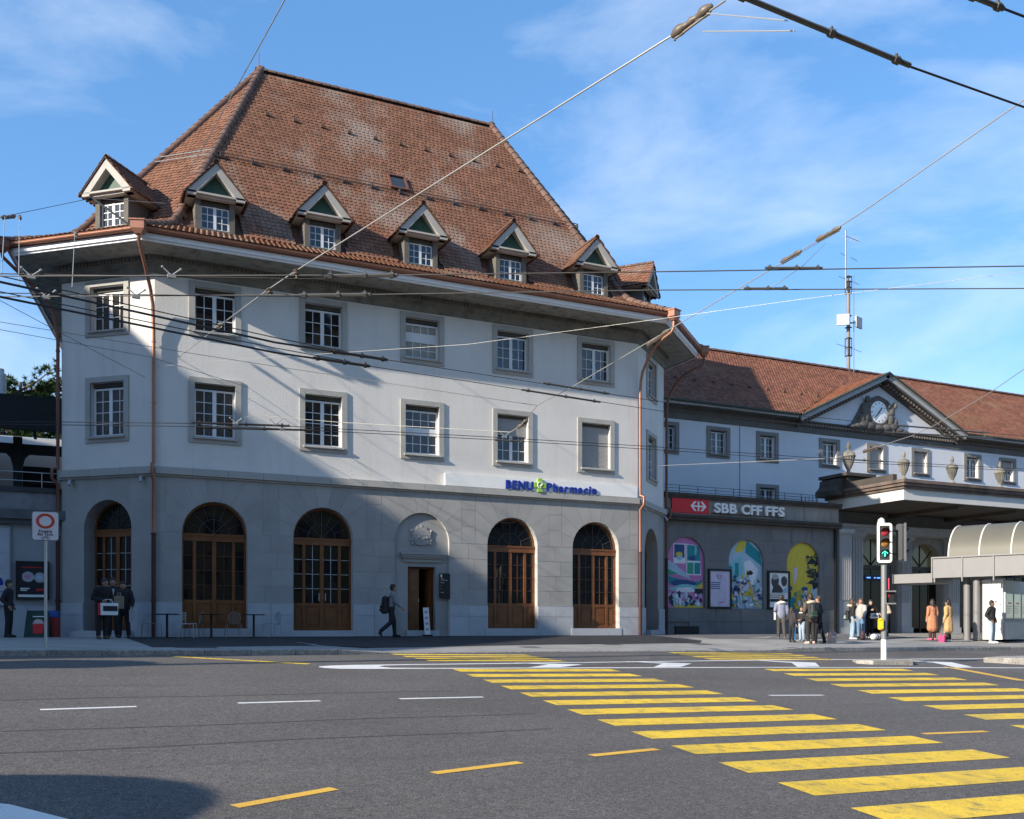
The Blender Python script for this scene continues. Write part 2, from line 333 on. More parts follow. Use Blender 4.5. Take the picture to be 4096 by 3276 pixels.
for tx in (8.0,11.25,15.5,20.9,26.5):                             # chevrons of the median: slim arrows between the lines
    tp=interp(tx,[2.6,7,14.7,26],[-13.25,-12.62,-11.5,-10.5]); bt=interp(tx,[0,7,13,26],[-13.97,-13.84,-13.66,-13.95]); h=tp-bt; f=lambda u,v:(tx+u,bt+h*v)
    patch('median_chevron',[f(-1.55,.95),f(0,.62),f(-.95,.1),f(-1.75,.06),f(-.9,.58)],whitep,.0045)
for a,b in [((-3.05,-19.27),(-1.95,-19.12)),((-.66,-18.93),(.49,-18.82)),((1.69,-18.72),(3.06,-18.64)),((8.33,-18.97),(9.47,-19.05))]: strip('lane_dash',[a,b],.11,whitep)
for a,b in [((-1.7,-24.93),(-.83,-24.5)),((.19,-24.09),(1.21,-23.78)),((2.11,-23.6),(3.05,-23.4)),((7.37,-23.13),(8.56,-23.13)),((19.0,-13.55),(17.4,-17.0))]: strip('amber_dash',[a,b],.12 if a[0]<15 else .3,orangep)
for a in range(8): strip('amber_dash',[(-.64+.3*a,-11.3-.21*a),(-.36+.3*a,-11.5-.21*a)],.2,yellow)
for i,(y0,xa,xb) in enumerate([(-18.0,-7,3.0),(-20.7,-8,3),(-22.0,-8,2.6)]):   # sealed joints
    strip('tar_seam',[(xa+(xb-xa)*k/10,y0+.075*(xa+(xb-xa)*k/10)+.05*math.sin(k*1.7+i)) for k in range(11)],.05,tar,.0025)
patch('white_paint_edge',[(-6,-26.2),(-2.5,-25.5),(-3.2,-24.45),(-6,-22.5)],whitep)
# traffic island slabs
isl=MB().prismz([(16.75,-12.5),(17.0,-12.85),(18.3,-13.0),(19.0,-12.25),(18.75,-11.9),(17.3,-11.8)],-1,-.585).obj('traffic_island',kerbm,kind='structure')
MB().prismz([(22.3,-12.0),(23.2,-12.9),(30,-12.9),(30,-11.0),(24,-11.2)],-1.3,-.6).obj('traffic_island',kerbm,kind='structure')
# ------------------------------------------------------------------ corner building
PLAN=[(-.75,15),(-2.62,2.3),(0,0),(17.8,0),(20.8,2.64),(20.8,15)]
bld=thing('corner_building','grey corner building with steep brown tiled hip roof, dormers and arched oak shop fronts','building')
BAY=[1.83+3.52*k for k in range(5)]
AW=1.015; SPR=3.315; ATOP=4.33
Fm=Matrix.Identity(4); angL=180-41.3
FL=frame(-2.62,2.3,0,-41.3); FR=frame(17.8,0,0,41.35); CHL=3.486; CHR=3.996
UW=[(c-.63,c+.63,z0,z1,False,.24) for c in BAY for z0,z1 in ((6.39,8.1),(9.76,11.15))]
ops=UW+[(c-AW,c+AW,.27 if i!=1 else .2,ATOP,True,.32) for i,c in enumerate(BAY) if i!=2]+[(BAY[2]-AW,BAY[2]+AW,0.0,ATOP,True,.1)]
mb=MB(); wall(mb,0,17.8,5.25,11.6,UW); wallM=mb.obj('wall',plaster,bld)
mb=MB(); wall(mb,0,17.8,0,5.25,[o for o in ops if o[2]<5]); wallG=mb.obj('wall',mortar,bld)
mb=MB(); wall(mb,BAY[2]-AW,BAY[2]+AW,0,ATOP,[(8.37,9.40,.2,2.44,False,.5)]); mb.v=[(x,y+.1,z) for x,y,z in mb.v]; mb.obj('niche_back',ashlar,bld)
CL=[(1.743-.63,1.743+.63,6.39,8.1,False,.24),(1.743-.63,1.743+.63,9.76,11.15,False,.24)]
mb=MB(FL); wall(mb,0,CHL,5.25,11.6,CL); wallL=mb.obj('wall',plaster,bld)
mb=MB(FL); wall(mb,0,CHL,0,5.25,[(1.743-.89,1.743+.89,.2,4.36,True,.62)]); wallLG=mb.obj('wall',ashlar,bld)
mb=MB(FR); CR=[(2.0-.6,2.0+.6,6.39,8.1,False,.24),(2.0-.6,2.0+.6,9.76,11.15,False,.24)]; wall(mb,0,CHR,5.25,11.6,CR); wallR=mb.obj('wall',plaster,bld)
mb=MB(FR); wall(mb,0,CHR,0,5.25,[(2.0-AW,2.0+AW,.2,4.35,True,.6)]); wallRG=mb.obj('wall',ashlar,bld)
mb=MB()
for (xa,ya),(xb,yb) in ((PLAN[0],PLAN[1]),(PLAN[4],PLAN[5]),(PLAN[5],PLAN[0])): mb.quad((xa,ya,0),(xb,yb,0),(xb,yb,11.6),(xa,ya,11.6))
mb.obj('wall',plaster,bld)
# dark shop and office rooms behind the openings
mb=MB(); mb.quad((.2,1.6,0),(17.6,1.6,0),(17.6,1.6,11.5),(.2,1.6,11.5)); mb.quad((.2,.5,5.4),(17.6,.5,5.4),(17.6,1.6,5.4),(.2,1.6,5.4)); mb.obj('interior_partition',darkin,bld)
# ashlar face of the ground floor
zb=[1.1+.55375*k for k in range(5)]; zt=[SPR,3.92,4.52,5.11]
def course(M,parent,a,b,z0,z1,k):
    w=b-a
    if w<.2: return
    if w>1.2 and k%2: cuts=[a,a+w*.5,b]
    elif w>1.2: cuts=[a,a+w*.36,b] if k%4==0 else [a,a+w*.64,b]
    else: cuts=[a,b]
    for p,q in zip(cuts,cuts[1:]): block(parent,M,rect(p,q,z0,z1),'stone_block',ashlar)
def voussoirs(M,parent,c,w,spr,half,top,n=9,name='voussoir'):
    def outp(a):
        dx,dz=math.cos(a),math.sin(a); t=min(half/abs(dx) if abs(dx)>1e-6 else 9e9,(top-spr)/dz if dz>1e-6 else 9e9); return (c+dx*t,spr+dz*t)
    for i in range(n):
        a0,a1=PI*i/n,PI*(i+1)/n; inn=[(c+w*math.cos(a0+(a1-a0)*k/4),spr+w*math.sin(a0+(a1-a0)*k/4)) for k in range(5)]
        poly=[outp(a0)]; ca=math.atan2(top-spr,half)
        for cc in (ca,PI-ca):
            if a0<cc<a1: poly.append((c+math.copysign(half,math.cos(cc)),top))
        poly.append(outp(a1)); poly+=inn[::-1]; block(parent,M,poly,name,ashlar)
edges=[0]+[q for c in BAY for q in (c-AW,c+AW)]+[17.8]
for k,(z0,z1) in enumerate(zip(zb,zb[1:])):
    for a,b in zip(edges[::2],edges[1::2]): course(Fm,wallG,a,b,z0,z1,k)
HV=1.5
edges2=[0]+[q for c in BAY for q in (c-HV,c+HV)]+[17.8]
for k,(z0,z1) in enumerate(zip(zt,zt[1:])):
    for a,b in zip(edges2[::2],edges2[1::2]): course(Fm,wallG,a,b,z0,z1,k)
for c in BAY: voussoirs(Fm,wallG,c,AW,SPR,HV,5.11)
# plinth stones, string course stones, sills
def plinth(M,parent,segs):
    for a,b in segs:
        for z0,z1 in ((0,.7),(.7,1.09)):
            w=b-a; n=max(1,round(w/.85)); 
            for i in range(n): block(parent,M,rect(a+w*i/n,a+w*(i+1)/n,z0,z1),'plinth_stone',plinthm,-.06,.004,.01)
plinth(Fm,wallG,[(a,b) for a,b in zip(edges[::2],edges[1::2])])
plinth(FL,wallLG,[(0,1.743-.89),(1.743+.89,CHL)]); plinth(FR,wallRG,[(0,2.0-AW),(2.0+AW,CHR)])
def stringc(M,parent,L,n):
    for i in range(n): block(parent,M,rect(L*i/n,L*(i+1)/n,5.11,5.34),'string_course_stone',trim,-.15,.01,.008)
stringc(Fm,wallM,17.8,16); stringc(FL,wallL,CHL,3); stringc(FR,wallR,CHR,4)
mb=MB(); sweep(mb,PLAN,[(.0,5.04),(.07,5.05),(.07,5.11),(.0,5.11)]); mb.obj('string_course_bed',trim,bld)
for i,c in enumerate(BAY):
    if i!=2: MB().box(c-1.1,c+1.1,-.08,.3,0,.2 if i==1 else .27).obj('door_sill_stone',plinthm,bld)
# cornice: band, dentils, soffit, white fascia, copper gutter
mb=MB(); sweep(mb,PLAN,[(0,11.38),(.06,11.40),(.06,11.60),(.12,11.63),(.12,11.72),(.16,11.74),(.16,11.92)]); mb.obj('cornice_band',frieze,bld)
mb=MB()
for M,L in ((Fm,17.8),(FL,CHL),(FR,CHR)):
    n=int(L/.125); m2=MB(M)
    for i in range(n): m2.box(L*(i+.28)/n,L*(i+.72)/n,-.22,-.15,11.76,11.88)
    mb.add(m2.v,m2.f)
dn=mb.obj('dentil_row',frieze,bld); dn['kind']='stuff'
mb=MB(); sweep(mb,PLAN,[(.16,11.9),(1.18,11.9),(1.18,11.96),(1.24,11.96),(1.24,11.88)]); mb.obj('soffit',soffitm,bld)
mb=MB(); sweep(mb,PLAN,[(1.24,11.885),(1.3,11.89),(1.3,11.94),(1.36,11.95),(1.36,12.1),(1.2,12.12)]); mb.obj('fascia_board',fasciam,bld)
mb=MB(); gp=[(1.37+.09-.09*math.cos(a),12.2-.09*math.sin(a)*1.1) for a in [PI*k/8 for k in range(9)]]
sweep(mb,PLAN,[(1.365,12.09)]+gp+[(1.56,12.215),(1.55,12.19),(1.4,12.18)]); mb.obj('gutter',copper,bld,40)
mb=MB(); sweep(mb,PLAN,[(1.36,12.1),(1.5,12.21),(1.3,12.3)]); mb.obj('eaves_flashing',copperd,bld)
# corner rain heads and swan-neck downpipes
WC=[(-2.62,2.3),(0,0),(17.8,0),(20.8,2.64)]; off=offset_poly(PLAN,1.0)
for k,(cx,cy) in enumerate(WC):
    d=(off[k+1]-Vector((cx,cy))); dn_=d.normalized(); ln=d.length
    def at(t,z): return (cx+d.x*t,cy+d.y*t,z)
    hx,hy,_=at(1.58,0)
    M=Matrix.Translation((hx,hy,0))@Matrix.Rotation(math.atan2(dn_.x,-dn_.y),4,'Z')
    mb=MB(M); mb.add([(-.2,-.16,12.3),(.2,-.16,12.3),(.2,.16,12.3),(-.2,.16,12.3),(-.2,-.16,12.06),(.2,-.16,12.06),(.2,.16,12.06),(-.2,.16,12.06),(-.1,-.1,11.92),(.1,-.1,11.92),(.1,.1,11.92),(-.1,.1,11.92)],
        [(0,1,2,3),(0,4,5,1),(1,5,6,2),(2,6,7,3),(3,7,4,0),(4,8,9,5),(5,9,10,6),(6,10,11,7),(7,11,8,4),(8,11,10,9)]); mb.box(-.23,.23,-.19,.19,12.29,12.33)
    mb.obj('rain_head',copper if k else copperd,bld)
    lit=copper if k in(1,2) else copperd; r=.055; w=.12/ln
    path=[at(1.58,11.95),*([at(1.56,11.78),at(1.3,11.55),at(.85,11.15),at(.42,10.72),at(.2,10.35)] if k<2 else [at(1.57,11.64),at(1.47,11.5),at(1.15,11.36),at(.85,11.16),at(.6,10.9),at(.38,10.56),at(.22,10.25)]),at(w+.03,9.9),at(w,9.5),at(w,5.55)]
    mb=MB(); mb.tube(path,r,10); mb.obj('downpipe',lit,bld,50)
    mb=MB(); mb.tube([at(w,5.6),at(w,5.44),at(.3/ln,5.38),at(.3/ln,5.08),at(w,4.9),at(w,3.2)],r,10); mb.obj('downpipe',lit,bld,50)
    mb=MB(); mb.tube([at(w,3.25),at(w,0)],r*1.25,10); 
    for z in (3.22,1.15): mb.tube([at(w,z-.03),at(w,z+.03)],r*1.6,10)
    mb.obj('standpipe',iron,bld,50)
    for z in (9.2,7.3): MB().tube([at(w,z-.02),at(w,z+.02)],r*1.3,10).obj('pipe_clamp',lit,bld)
# small cameras under the string course
for M,s in ((FL,.45),(FL,3.1),(FR,.35),(FR,3.6)):
    mb=MB(M); mb.box(s-.03,s+.03,-.16,0,4.97,5.03); mb.tube([(s,-.16,5.0),(s+.05,-.24,4.84)],.05,8); mb.obj('security_camera',mgrey,bld)
# ------------------------------------------------------------------ windows of the upper floors
def tpane(w,h,m=glass): return shared(('pane',round(w,3),round(h,3),m.name),lambda:MB().box(-w/2,w/2,0,.006,-h/2,h/2).mesh('pane',m))
def pane(parent,M,x,y,z,w,h,m=glass):
    T=M@Matrix.Translation((x,y,z))@Matrix.Rotation(rnd.gauss(0,.004),4,'Z')@Matrix.Rotation(rnd.gauss(0,.006),4,'X')
    return link('pane',tpane(w,h,m),parent,None,T)
def window(parent,M,c,z0,z1,w=1.26,rows=3,style='casement',head=.16,y=.17,sw=.18,fr=whitew,sur=trim,gm=glass,shut=None,proud=.05):
    a,b=c-w/2,c+w/2; zt=z1-head; mb=MB(M); e=.055
    mb.box(a,a+e,y,y+.06,z0,zt); mb.box(b-e,b,y,y+.06,z0,zt); mb.box(a,b,y+.001,y+.058,z0,z0+.075); mb.box(a,b,y+.001,y+.058,zt-.06,zt)
    P=[]
    def grid(x0,x1,q0,q1,nc,nr,mu=.022):
        for i in range(1,nc): xx=x0+(x1-x0)*i/nc; mb.box(xx-mu/2,xx+mu/2,y+.012,y+.05,q0,q1)
        for j in range(1,nr): zz=q0+(q1-q0)*j/nr; mb.box(x0,x1,y+.014,y+.048,zz-mu/2,zz+mu/2)
        for i in range(nc):
            for j in range(nr): P.append((x0+(x1-x0)*(i+.5)/nc,q0+(q1-q0)*(j+.5)/nr,(x1-x0)/nc,(q1-q0)/nr))
    zi0,zi1=z0+.075,zt-.06
    if style=='casement':
        mb.box(c-.06,c+.06,y-.008,y+.07,z0+.01,zt-.01)
        grid(a+e,c-.06,zi0,zi1,2,rows); grid(c+.06,b-e,zi0,zi1,2,rows)
    elif style=='landing_low':
        zm=zi0+(zi1-zi0)*.43; mb.box(a,b,y+.002,y+.057,zm,zm+.26); grid(a+e,b-e,zi0,zm,4,2); grid(a+e,b-e,zm+.26,zi1,4,2)
    elif style=='landing_up':
        zm=zi0+(zi1-zi0)*.47; mb.box(a,b,y+.002,y+.057,zm,zm+.33); grid(a+e,b-e,zi0,zm,4,2); grid(a+e,b-e,zm+.33,zi1,4,1)
    fo=mb.obj('window',fr,parent)
    if gm is glass: gm=(glass,glassb,glass,glassc)[int(c*7+z0*3)%4]
    for x,z,pw,ph in P:
        if shut and z>shut+.1: continue
        pane(fo,M,x,y+.03,z,pw,ph,gm)
    mb=MB(M); mb.box(a,b,y+.05,y+.07,zt-.01,z1); mb.box(a,b,y-.03,y+.05,zt+.03,z1); mb.obj('blind_box',mat('blind_box',(.075,.07,.06),.8),fo)
    if shut:
        mb=MB(M); n=int((zt-shut)/.05)
        for i in range(n):
            zz=zt-(i+1)*.05; mb.add([(a+.01,y-.022,zz),(b-.01,y-.022,zz),(b-.01,y-.03,zz+.025),(a+.01,y-.03,zz+.025),(a+.01,y-.022,zz+.046),(b-.01,y-.022,zz+.046)],[(0,1,2,3),(3,2,5,4)])
        mb.quad((a,y-.018,shut),(b,y-.018,shut),(b,y-.018,zt+.03),(a,y-.018,zt+.03)); mb.obj('roller_shutter',blindb if fr is not whitew or sur is not trim else blind,fo)
    # surround: two jambs, lintel, bottom rail and projecting sill
    zl,zh=z0-.2,z1+.17
    for q0,q1,h0,h1,p in ((a-sw,a,zl,zh,proud),(b,b+sw,zl,zh,proud)): MB(M).box(q0,q1,-p,.02,h0,h1).obj('surround_stone',sur,fo)
    MB(M).box(a,b,-proud+.0015,.02,z1,zh).obj('surround_stone',sur,fo); MB(M).box(a,b,-proud+.0015,.02,zl,z0-.08).obj('surround_stone',sur,fo)
    mb=MB(M); mb.add([(a-.06,-.13,z0-.08),(b+.06,-.13,z0-.08),(b+.06,.02,z0-.08),(a-.06,.02,z0-.08),(a-.06,-.13,z0-.03),(b+.06,-.13,z0-.03),(b+.06,.02,z0+.015),(a-.06,.02,z0+.015)],[(0,3,2,1),(4,5,6,7),(0,1,5,4),(1,2,6,5),(2,3,7,6),(3,0,4,7)]); mb.box(a,b,.02,.24,z0-.03,z0+.012); mb.obj('window_sill',sur,fo)
    return fo
for i,c in enumerate(BAY):
    window(bld,Fm,c,6.39,8.1,rows=4,style='landing_low' if i==2 else 'casement',shut={3:7.35,4:6.45}.get(i))
    window(bld,Fm,c,9.76,11.15,rows=3,style='landing_up' if i==2 else 'casement',gm=reflp if i==2 else glass)
for M,c in ((FL,1.743),(FR,2.0)):
    window(bld,M,c,6.39,8.1,rows=4,w=1.26 if M is FL else 1.2); window(bld,M,c,9.76,11.15,rows=3,w=1.26 if M is FL else 1.2)
# ------------------------------------------------------------------ arched oak shop fronts
def shopfront(M,c,w,z0,spr,y,door=False,name='shop_front'):
    """oak frame: kick panels below, tall glazed lights with bars, transom at the springing and a fanlight"""
    mb=MB(M); a,b=c-w,c+w; zp=z0+.86; zt0,zt1=spr-.24,spr-.02; s1=w*.40; jw=.07
    posts=[(a,a+jw),(c-w+s1-.05,c-w+s1+.05),(c-.065,c+.065),(c+w-s1-.05,c+w-s1+.05),(b-jw,b)]
    for p,q in posts: mb.box(p,q,y,y+.09,z0,zt0)
    mb.box(a,b,y-.02,y+.1,zt0,zt1); mb.box(a,b,y-.04,y+.1,zt1-.05,zt1+.02); mb.box(a,b,y+.002,y+.085,zp-.05,zp+.06); mb.box(a,b,y+.003,y+.084,z0,z0+.1)
    ring=arcpts(c,spr,w,20); inn=arcpts(c,spr,w-.07,20)
    for i in range(20): mb.add([(ring[i][0],y+.01,ring[i][1]),(ring[i+1][0],y+.01,ring[i+1][1]),(inn[i+1][0],y+.01,inn[i+1][1]),(inn[i][0],y+.01,inn[i][1]),(inn[i+1][0],y+.08,inn[i+1][1]),(inn[i][0],y+.08,inn[i][1])],[(0,1,2,3),(3,2,4,5)])
    fo=mb.obj(name,wood,bld)
    gaps=[(posts[i][1],posts[i+1][0]) for i in range(4)]
    for i,(p,q) in enumerate(gaps):
        nc=2 if i in(1,2) else 1; nr=4; h=(zt0-zp-.06)/nr; cw=(q-p)/nc
        for u in range(nc):
            for v in range(nr): pane(fo,M,p+cw*(u+.5),y+.05,zp+.06+h*(v+.5),cw,h,glassd)
        mb=MB(M)
        for u in range(1,nc): mb.box(p+cw*u-.011,p+cw*u+.011,y+.025,y+.065,zp+.06,zt0)
        for v in range(1,nr): mb.box(p,q,y+.027,y+.063,zp+.06+h*v-.011,zp+.06+h*v+.011)
        mb.obj('glazing_bar',wooddk if not door else mgrey,fo)
        mb=MB(M); mb.box(p+.001,q-.001,y+.03,y+.06,z0+.1,zp-.05); mb.box(p+.06,q-.06,y+.014,y+.031,z0+.18,zp-.12); mb.obj('kick_panel',wood,fo)
    # fanlight panes and its bars
    n=8; r0,r1=.0,w-.07
    for i in range(n):
        a0,a1=PI*i/n,PI*(i+1)/n; pl=[(c,spr+.02)]+[(c+r1*math.cos(a0+(a1-a0)*k/3),max(spr+.02,spr+r1*math.sin(a0+(a1-a0)*k/3))) for k in range(4)]
        MB(M@Matrix.Translation((0,rnd.uniform(0,.004),0))).prism(pl,y+.05,y+.056).obj('fanlight_pane',glassd,fo)
    mb=MB(M)
    for i in range(1,n): t=PI*i/n; k0=.0 if i in(2,4,6) else .5; mb.tube([(c+r1*k0*math.cos(t),y+.04,spr+r1*k0*math.sin(t)),(c+r1*math.cos(t),y+.04,spr+r1*math.sin(t))],.011,6)
    mb.tube([(p[0],y+.04,p[1]) for p in arcpts(c,spr,r1*.5,14)],.011,6); mb.obj('fanlight_bar',dgrey,fo)
    if door:
        for s in (-1,1): MB(M).tube([(c+s*.11,y-.05,z0+1.0),(c+s*.11,y-.05,z0+1.25)],.012,6).obj('door_handle',steel,fo)
    return fo
shopfront(Fm,BAY[0],AW,.27,SPR,.22); shopfront(Fm,BAY[1],AW,.2,SPR,.22,True); shopfront(Fm,BAY[3],AW,.27,SPR,.22); shopfront(Fm,BAY[4],AW,.27,SPR,.22)
shopfront(FL,1.743,.89,.2,4.36-.89,.5,True); shopfront(FR,2.0,AW,.2,4.35-AW,.5,True)
MB(FL).box(.75,2.75,-.55,.62,0,.2).obj('door_step',plinthm,bld); MB(FR).box(.9,3.1,-.3,.6,0,.2).obj('door_step',plinthm,bld)
# lamps glowing inside the shops
lampm=mat('shop_lamp_glow',(.9,.7,.4),.5,0,0,emit=((1,.72,.38),6))
for x,y,z in ((BAY[0]+.35,1.0,1.95),(BAY[0]-.1,1.0,2.35),(BAY[4]-.55,1.0,2.9),(BAY[4]+.05,1.1,2.93),(BAY[4]+.3,1.2,2.92),(BAY[3]-.6,1.0,2.6)):
    MB().ball((x,y,z),(.05,.05,.025),8,6).obj('ceiling_lamp',lampm,bld)
for k in range(2): MB(FL).ball((1.12,.75,2.35-.28*k),(.03,.03,.06),8,6).obj('ceiling_lamp',lampm,bld)
# shelves glimpsed in the pharmacy window
for c in (BAY[3],BAY[4]):
    for z in (.9,1.4,1.9): MB().box(c-.9,c+.9,1.15,1.5,z,z+.04).obj('shop_shelf',mat('shop_shelf_board',(.12,.09,.06),.7),bld)
    for k in range(22):
        z=(.94,1.44,1.94)[k%3]; x=c-.85+1.7*rnd.random(); h=.1+.2*rnd.random()
        MB().box(x,x+.05+.08*rnd.random(),1.12,1.2,z,z+h).obj('packet',mat('packet_%d'%(k%5),[(.3,.28,.24),(.02,.12,.3),(.35,.2,.08),(.05,.18,.1),(.3,.05,.06)][k%5],.6),bld)
# niche with relief and half open house door
mb=MB(); mb.box(8.12,9.7,-.06,.1,2.78,2.86); mb.box(8.16,9.66,-.02,.1,2.72,2.78); mb.box(8.08,9.74,-.1,.1,2.86,2.93); mb.box(8.2,9.62,.04,.1,2.6,2.72); mb.obj('door_hood',ashlar,bld)
mb=MB(); c=8.87
mb.prism([(c-.3,3.4),(c-.27,3.28),(c-.12,3.2),(c+.12,3.2),(c+.27,3.28),(c+.3,3.4),(c+.3,3.72),(c-.3,3.72)],.05,.1); mb.prism([(c-.22,3.72),(c+.22,3.72),(c+.16,3.86),(c+.06,3.82),(c,3.92),(c-.06,3.82),(c-.16,3.86)],.055,.1)
for s in (-1,1):
    for k in range(5): mb.ball((c+s*(.33+.03*math.sin(k*2)),.08,3.25+.11*k),(.055,.04,.07),8,6)
for k in range(5): mb.ball((c-.2+.1*k,.05,3.42+.06*math.sin(k*2.2)),(.05,.03,.06),8,6)
mb.box(c-.32,c+.32,.045,.1,3.56,3.6); mb.obj('carved_coat_of_arms',ashlar,bld,50)
mb=MB(); mb.box(8.37,8.43,.3,.4,.2,2.44); mb.box(9.34,9.4,.3,.4,.2,2.44); mb.box(8.43,9.34,.3,.4,2.38,2.44); fo=mb.obj('door_frame',wooddk,bld)
mb=MB(); mb.box(8.43,8.86,.31,.36,.2,2.38); mb.box(8.49,8.8,.295,.312,.3,.95); mb.box(8.49,8.8,.295,.312,1.15,2.28); lf=mb.obj('door_leaf',wood,bld); MB().tube([(8.82,.26,1.2),(8.82,.26,1.32)],.014,6).obj('door_handle',steel,lf)
mb=MB(frame(9.34,.36,0,100)); mb.box(0,.46,0,.05,.2,2.38); mb.box(.06,.4,-.015,0,.3,.95); mb.box(.06,.4,-.015,0,1.15,2.28); mb.obj('door_leaf',wood,bld)
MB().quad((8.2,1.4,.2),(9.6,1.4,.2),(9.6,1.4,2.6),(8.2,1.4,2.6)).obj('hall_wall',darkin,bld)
MB().box(8.3,9.5,-.05,.5,0,.2).obj('door_step',plinthm,bld)
# ------------------------------------------------------------------ tiled hip roof with bell-cast eaves
RING=offset_poly(PLAN,1.5); APX=[(4.5,6.5),(4.5,6.5),(4.5,6.5),(14.44,6.5),(14.44,6.5),(14.44,6.5)]
PROF=[(-1.5,12.26),(-.7,12.62),(.2,13.06),(.62,13.52),(.95,14.05),(6.5,22.15)]
def zprof(l): return interp(-1.5+8*l,[p[0] for p in PROF],[p[1] for p in PROF])
LAM=[(p[0]+1.5)/8 for p in PROF]
def rp(i,l): return Vector((RING[i].x+(APX[i][0]-RING[i].x)*l,RING[i].y+(APX[i][1]-RING[i].y)*l,zprof(l)))
mb=MB()
for i in range(6):
    j=(i+1)%6
    for a,b in zip(LAM,LAM[1:]): 
        q=[rp(i,a),rp(j,a),rp(j,b),rp(i,b)]; mb.quad(*[p-Vector((0,0,.03)) for p in q])
roof=mb.obj('roof',under,bld)
TILEV=[(-.081,.2,.008),(.081,.2,.008),(.081,.03,.024),(.066,-.025,.032),(.03,-.06,.036),(-.03,-.06,.036),(-.066,-.025,.032),(-.081,.03,.024)]
TV=TILEV+[(x,y,z-.03) for x,y,z in TILEV[2:]]
TF=[tuple(range(8))[::-1]]+[(2+k,8+k,9+k,3+k) for k in range(5)]
def tile_rows(Lf,Rf,l0,l1,step=.19,w=.17,skip=None):
    """transforms of the beaver-tail tiles on the facet between the lines Lf(l), Rf(l)"""
    outm=[]; l=l0; row=0
    while l<l1:
        c0=(Lf(l)+Rf(l))/2; dl=.004; c1=(Lf(l+dl)+Rf(l+dl))/2; a,b=Lf(l),Rf(l); u=(b-a); Ln=u.length
        if Ln<.1: break
        u.normalize(); up=(c1-c0); up-=u*up.dot(u); sp=up.length/dl; up.normalize(); n=u.cross(up)
        cnt=max(1,int(Ln/w)); sx=Ln/cnt/w if cnt>3 else 1; o=.5 if row%2 else 0
        for k in range(cnt):
            s=(k+.5+ (o if k<cnt-1 or not o else 0))*w*sx
            if s>Ln-.03: continue
            p=a+u*s+n*(.004+rnd.uniform(0,.006))
            if skip and skip(p): continue
            uu=(u+up*rnd.gauss(0,.014)).normalized(); nn=uu.cross(up).normalized(); q=nn.cross(uu)
            nn=(nn+q*rnd.gauss(0,.012)).normalized(); q=nn.cross(uu)
            outm.append(Matrix(((uu.x*sx,q.x,nn.x,p.x),(uu.y*sx,q.y,nn.y,p.y),(uu.z*sx,q.z,nn.z,p.z),(0,0,0,1))))
        l+=step/sp; row+=1
    return outm
CAMP=Vector(cam.location)
def lay_tiles(ms,parent,m,n_parts,name='tile'):
    ms=sorted(ms,key=lambda M:(M.translation-CAMP).length); me=shared(('tile',m.name),lambda:(lambda q:(q.add(TV,TF),q.mesh('tile',m))[1])(MB()))
    for M in ms[:n_parts]: link(name,me,parent,None,M)
    mb=MB(); tv=[Vector(v) for v in TV]
    for M in ms[n_parts:]: mb.add([M@v for v in tv],TF)
    o=mb.obj('tile_courses',m,parent); o['kind']='stuff'; return o
# dormers (set first so that the tiling leaves their boxes free)
FLd=FL; DORM=[(Fm,c+.03) for c in BAY]+[(FL,1.743),(FR,2.0)]
DW=.62; DINV=[(M@Matrix.Translation((c,.2,13.1))).inverted() for M,c in DORM]
def in_dormer(p):
    for I in DINV:
        q=I@p
        if -DW+.02<q.x<DW-.02 and 0<q.y<3 and -.6<q.z<1.2: return True
        if 0<q.y<3 and abs(q.x)<.9 and 0<q.z<1.95-abs(q.x)*1.25: return True
    return False
ms=[]
for i in (1,2,3): ms+=tile_rows(lambda l,i=i:rp(i,l),lambda l,i=i:rp((i+1)%6,l),.004,.985,skip=in_dormer)
for i in (0,4): ms+=tile_rows(lambda l,i=i:rp(i,l),lambda l,i=i:rp((i+1)%6,l),.004,.985,step=.26,w=.26)
lay_tiles(ms,roof,tilem,300)
def half_tile(L=.4,r=.115):
    def mk():
        mb=MB(); vs=[];n=8
        for t,rr in ((0,r*1.12),(L,r*.92)):
            for k in range(n+1): a=PI*k/n-.15+(.3*k/n); vs.append((rr*math.cos(a),t,rr*math.sin(a)-.02))
        fs=[(k,k+1,n+2+k,n+1+k) for k in range(n)]; mb.add(vs,fs); mb.add([vs[k] for k in range(n+1)]+[(vs[k][0]*.8,0,vs[k][2]*.8) for k in range(n+1)],[(k,k+1,n+2+k,n+1+k) for k in range(n)])
        return mb.mesh('ridge_tile',ridgem,50)
    return shared(('ridge',L,r),mk)
def ridge_line(pts,parent,L=.36,r=.115,name='ridge_tile'):
    """row of half round tiles from the lower end upwards"""
    pts=[Vector(p) for p in pts]; acc=[0]
    for a,b in zip(pts,pts[1:]): acc.append(acc[-1]+(b-a).length)
    def at(s):
        for i in range(len(pts)-1):
            if s<=acc[i+1] or i==len(pts)-2: return pts[i]+(pts[i+1]-pts[i])*((s-acc[i])/(acc[i+1]-acc[i]))
    s=0; me=half_tile(L+.05,r)
    while s<acc[-1]-.1:
        p,q=at(s),at(min(s+L,acc[-1])); d=(q-p).normalized(); x=d.cross(Vector((0,0,1))).normalized(); z=x.cross(d); p=p+z*.02
        link(name,me,parent,None,Matrix(((x.x,d.x,z.x,p.x),(x.y,d.y,z.y,p.y),(x.z,d.z,z.z,p.z),(0,0,0,1)))); s+=L
for i in (1,2,3,4): ridge_line([rp(i,l) for l in [.0]+LAM[1:]],roof,r=.15)
ridge_line([(14.44,6.5,22.17),(4.5,6.5,22.17)],roof)
for x in (4.45,14.5):
    mb=MB(); mb.lathe([(.1,0),(.13,.1),(.1,.2),(.03,.28)],(x,6.5,22.1),10); mb.tube([(x,6.5,22.3),(x,6.5,22.85)],.012,6); mb.obj('ridge_finial',ridgem if x<5 else dgrey,roof)
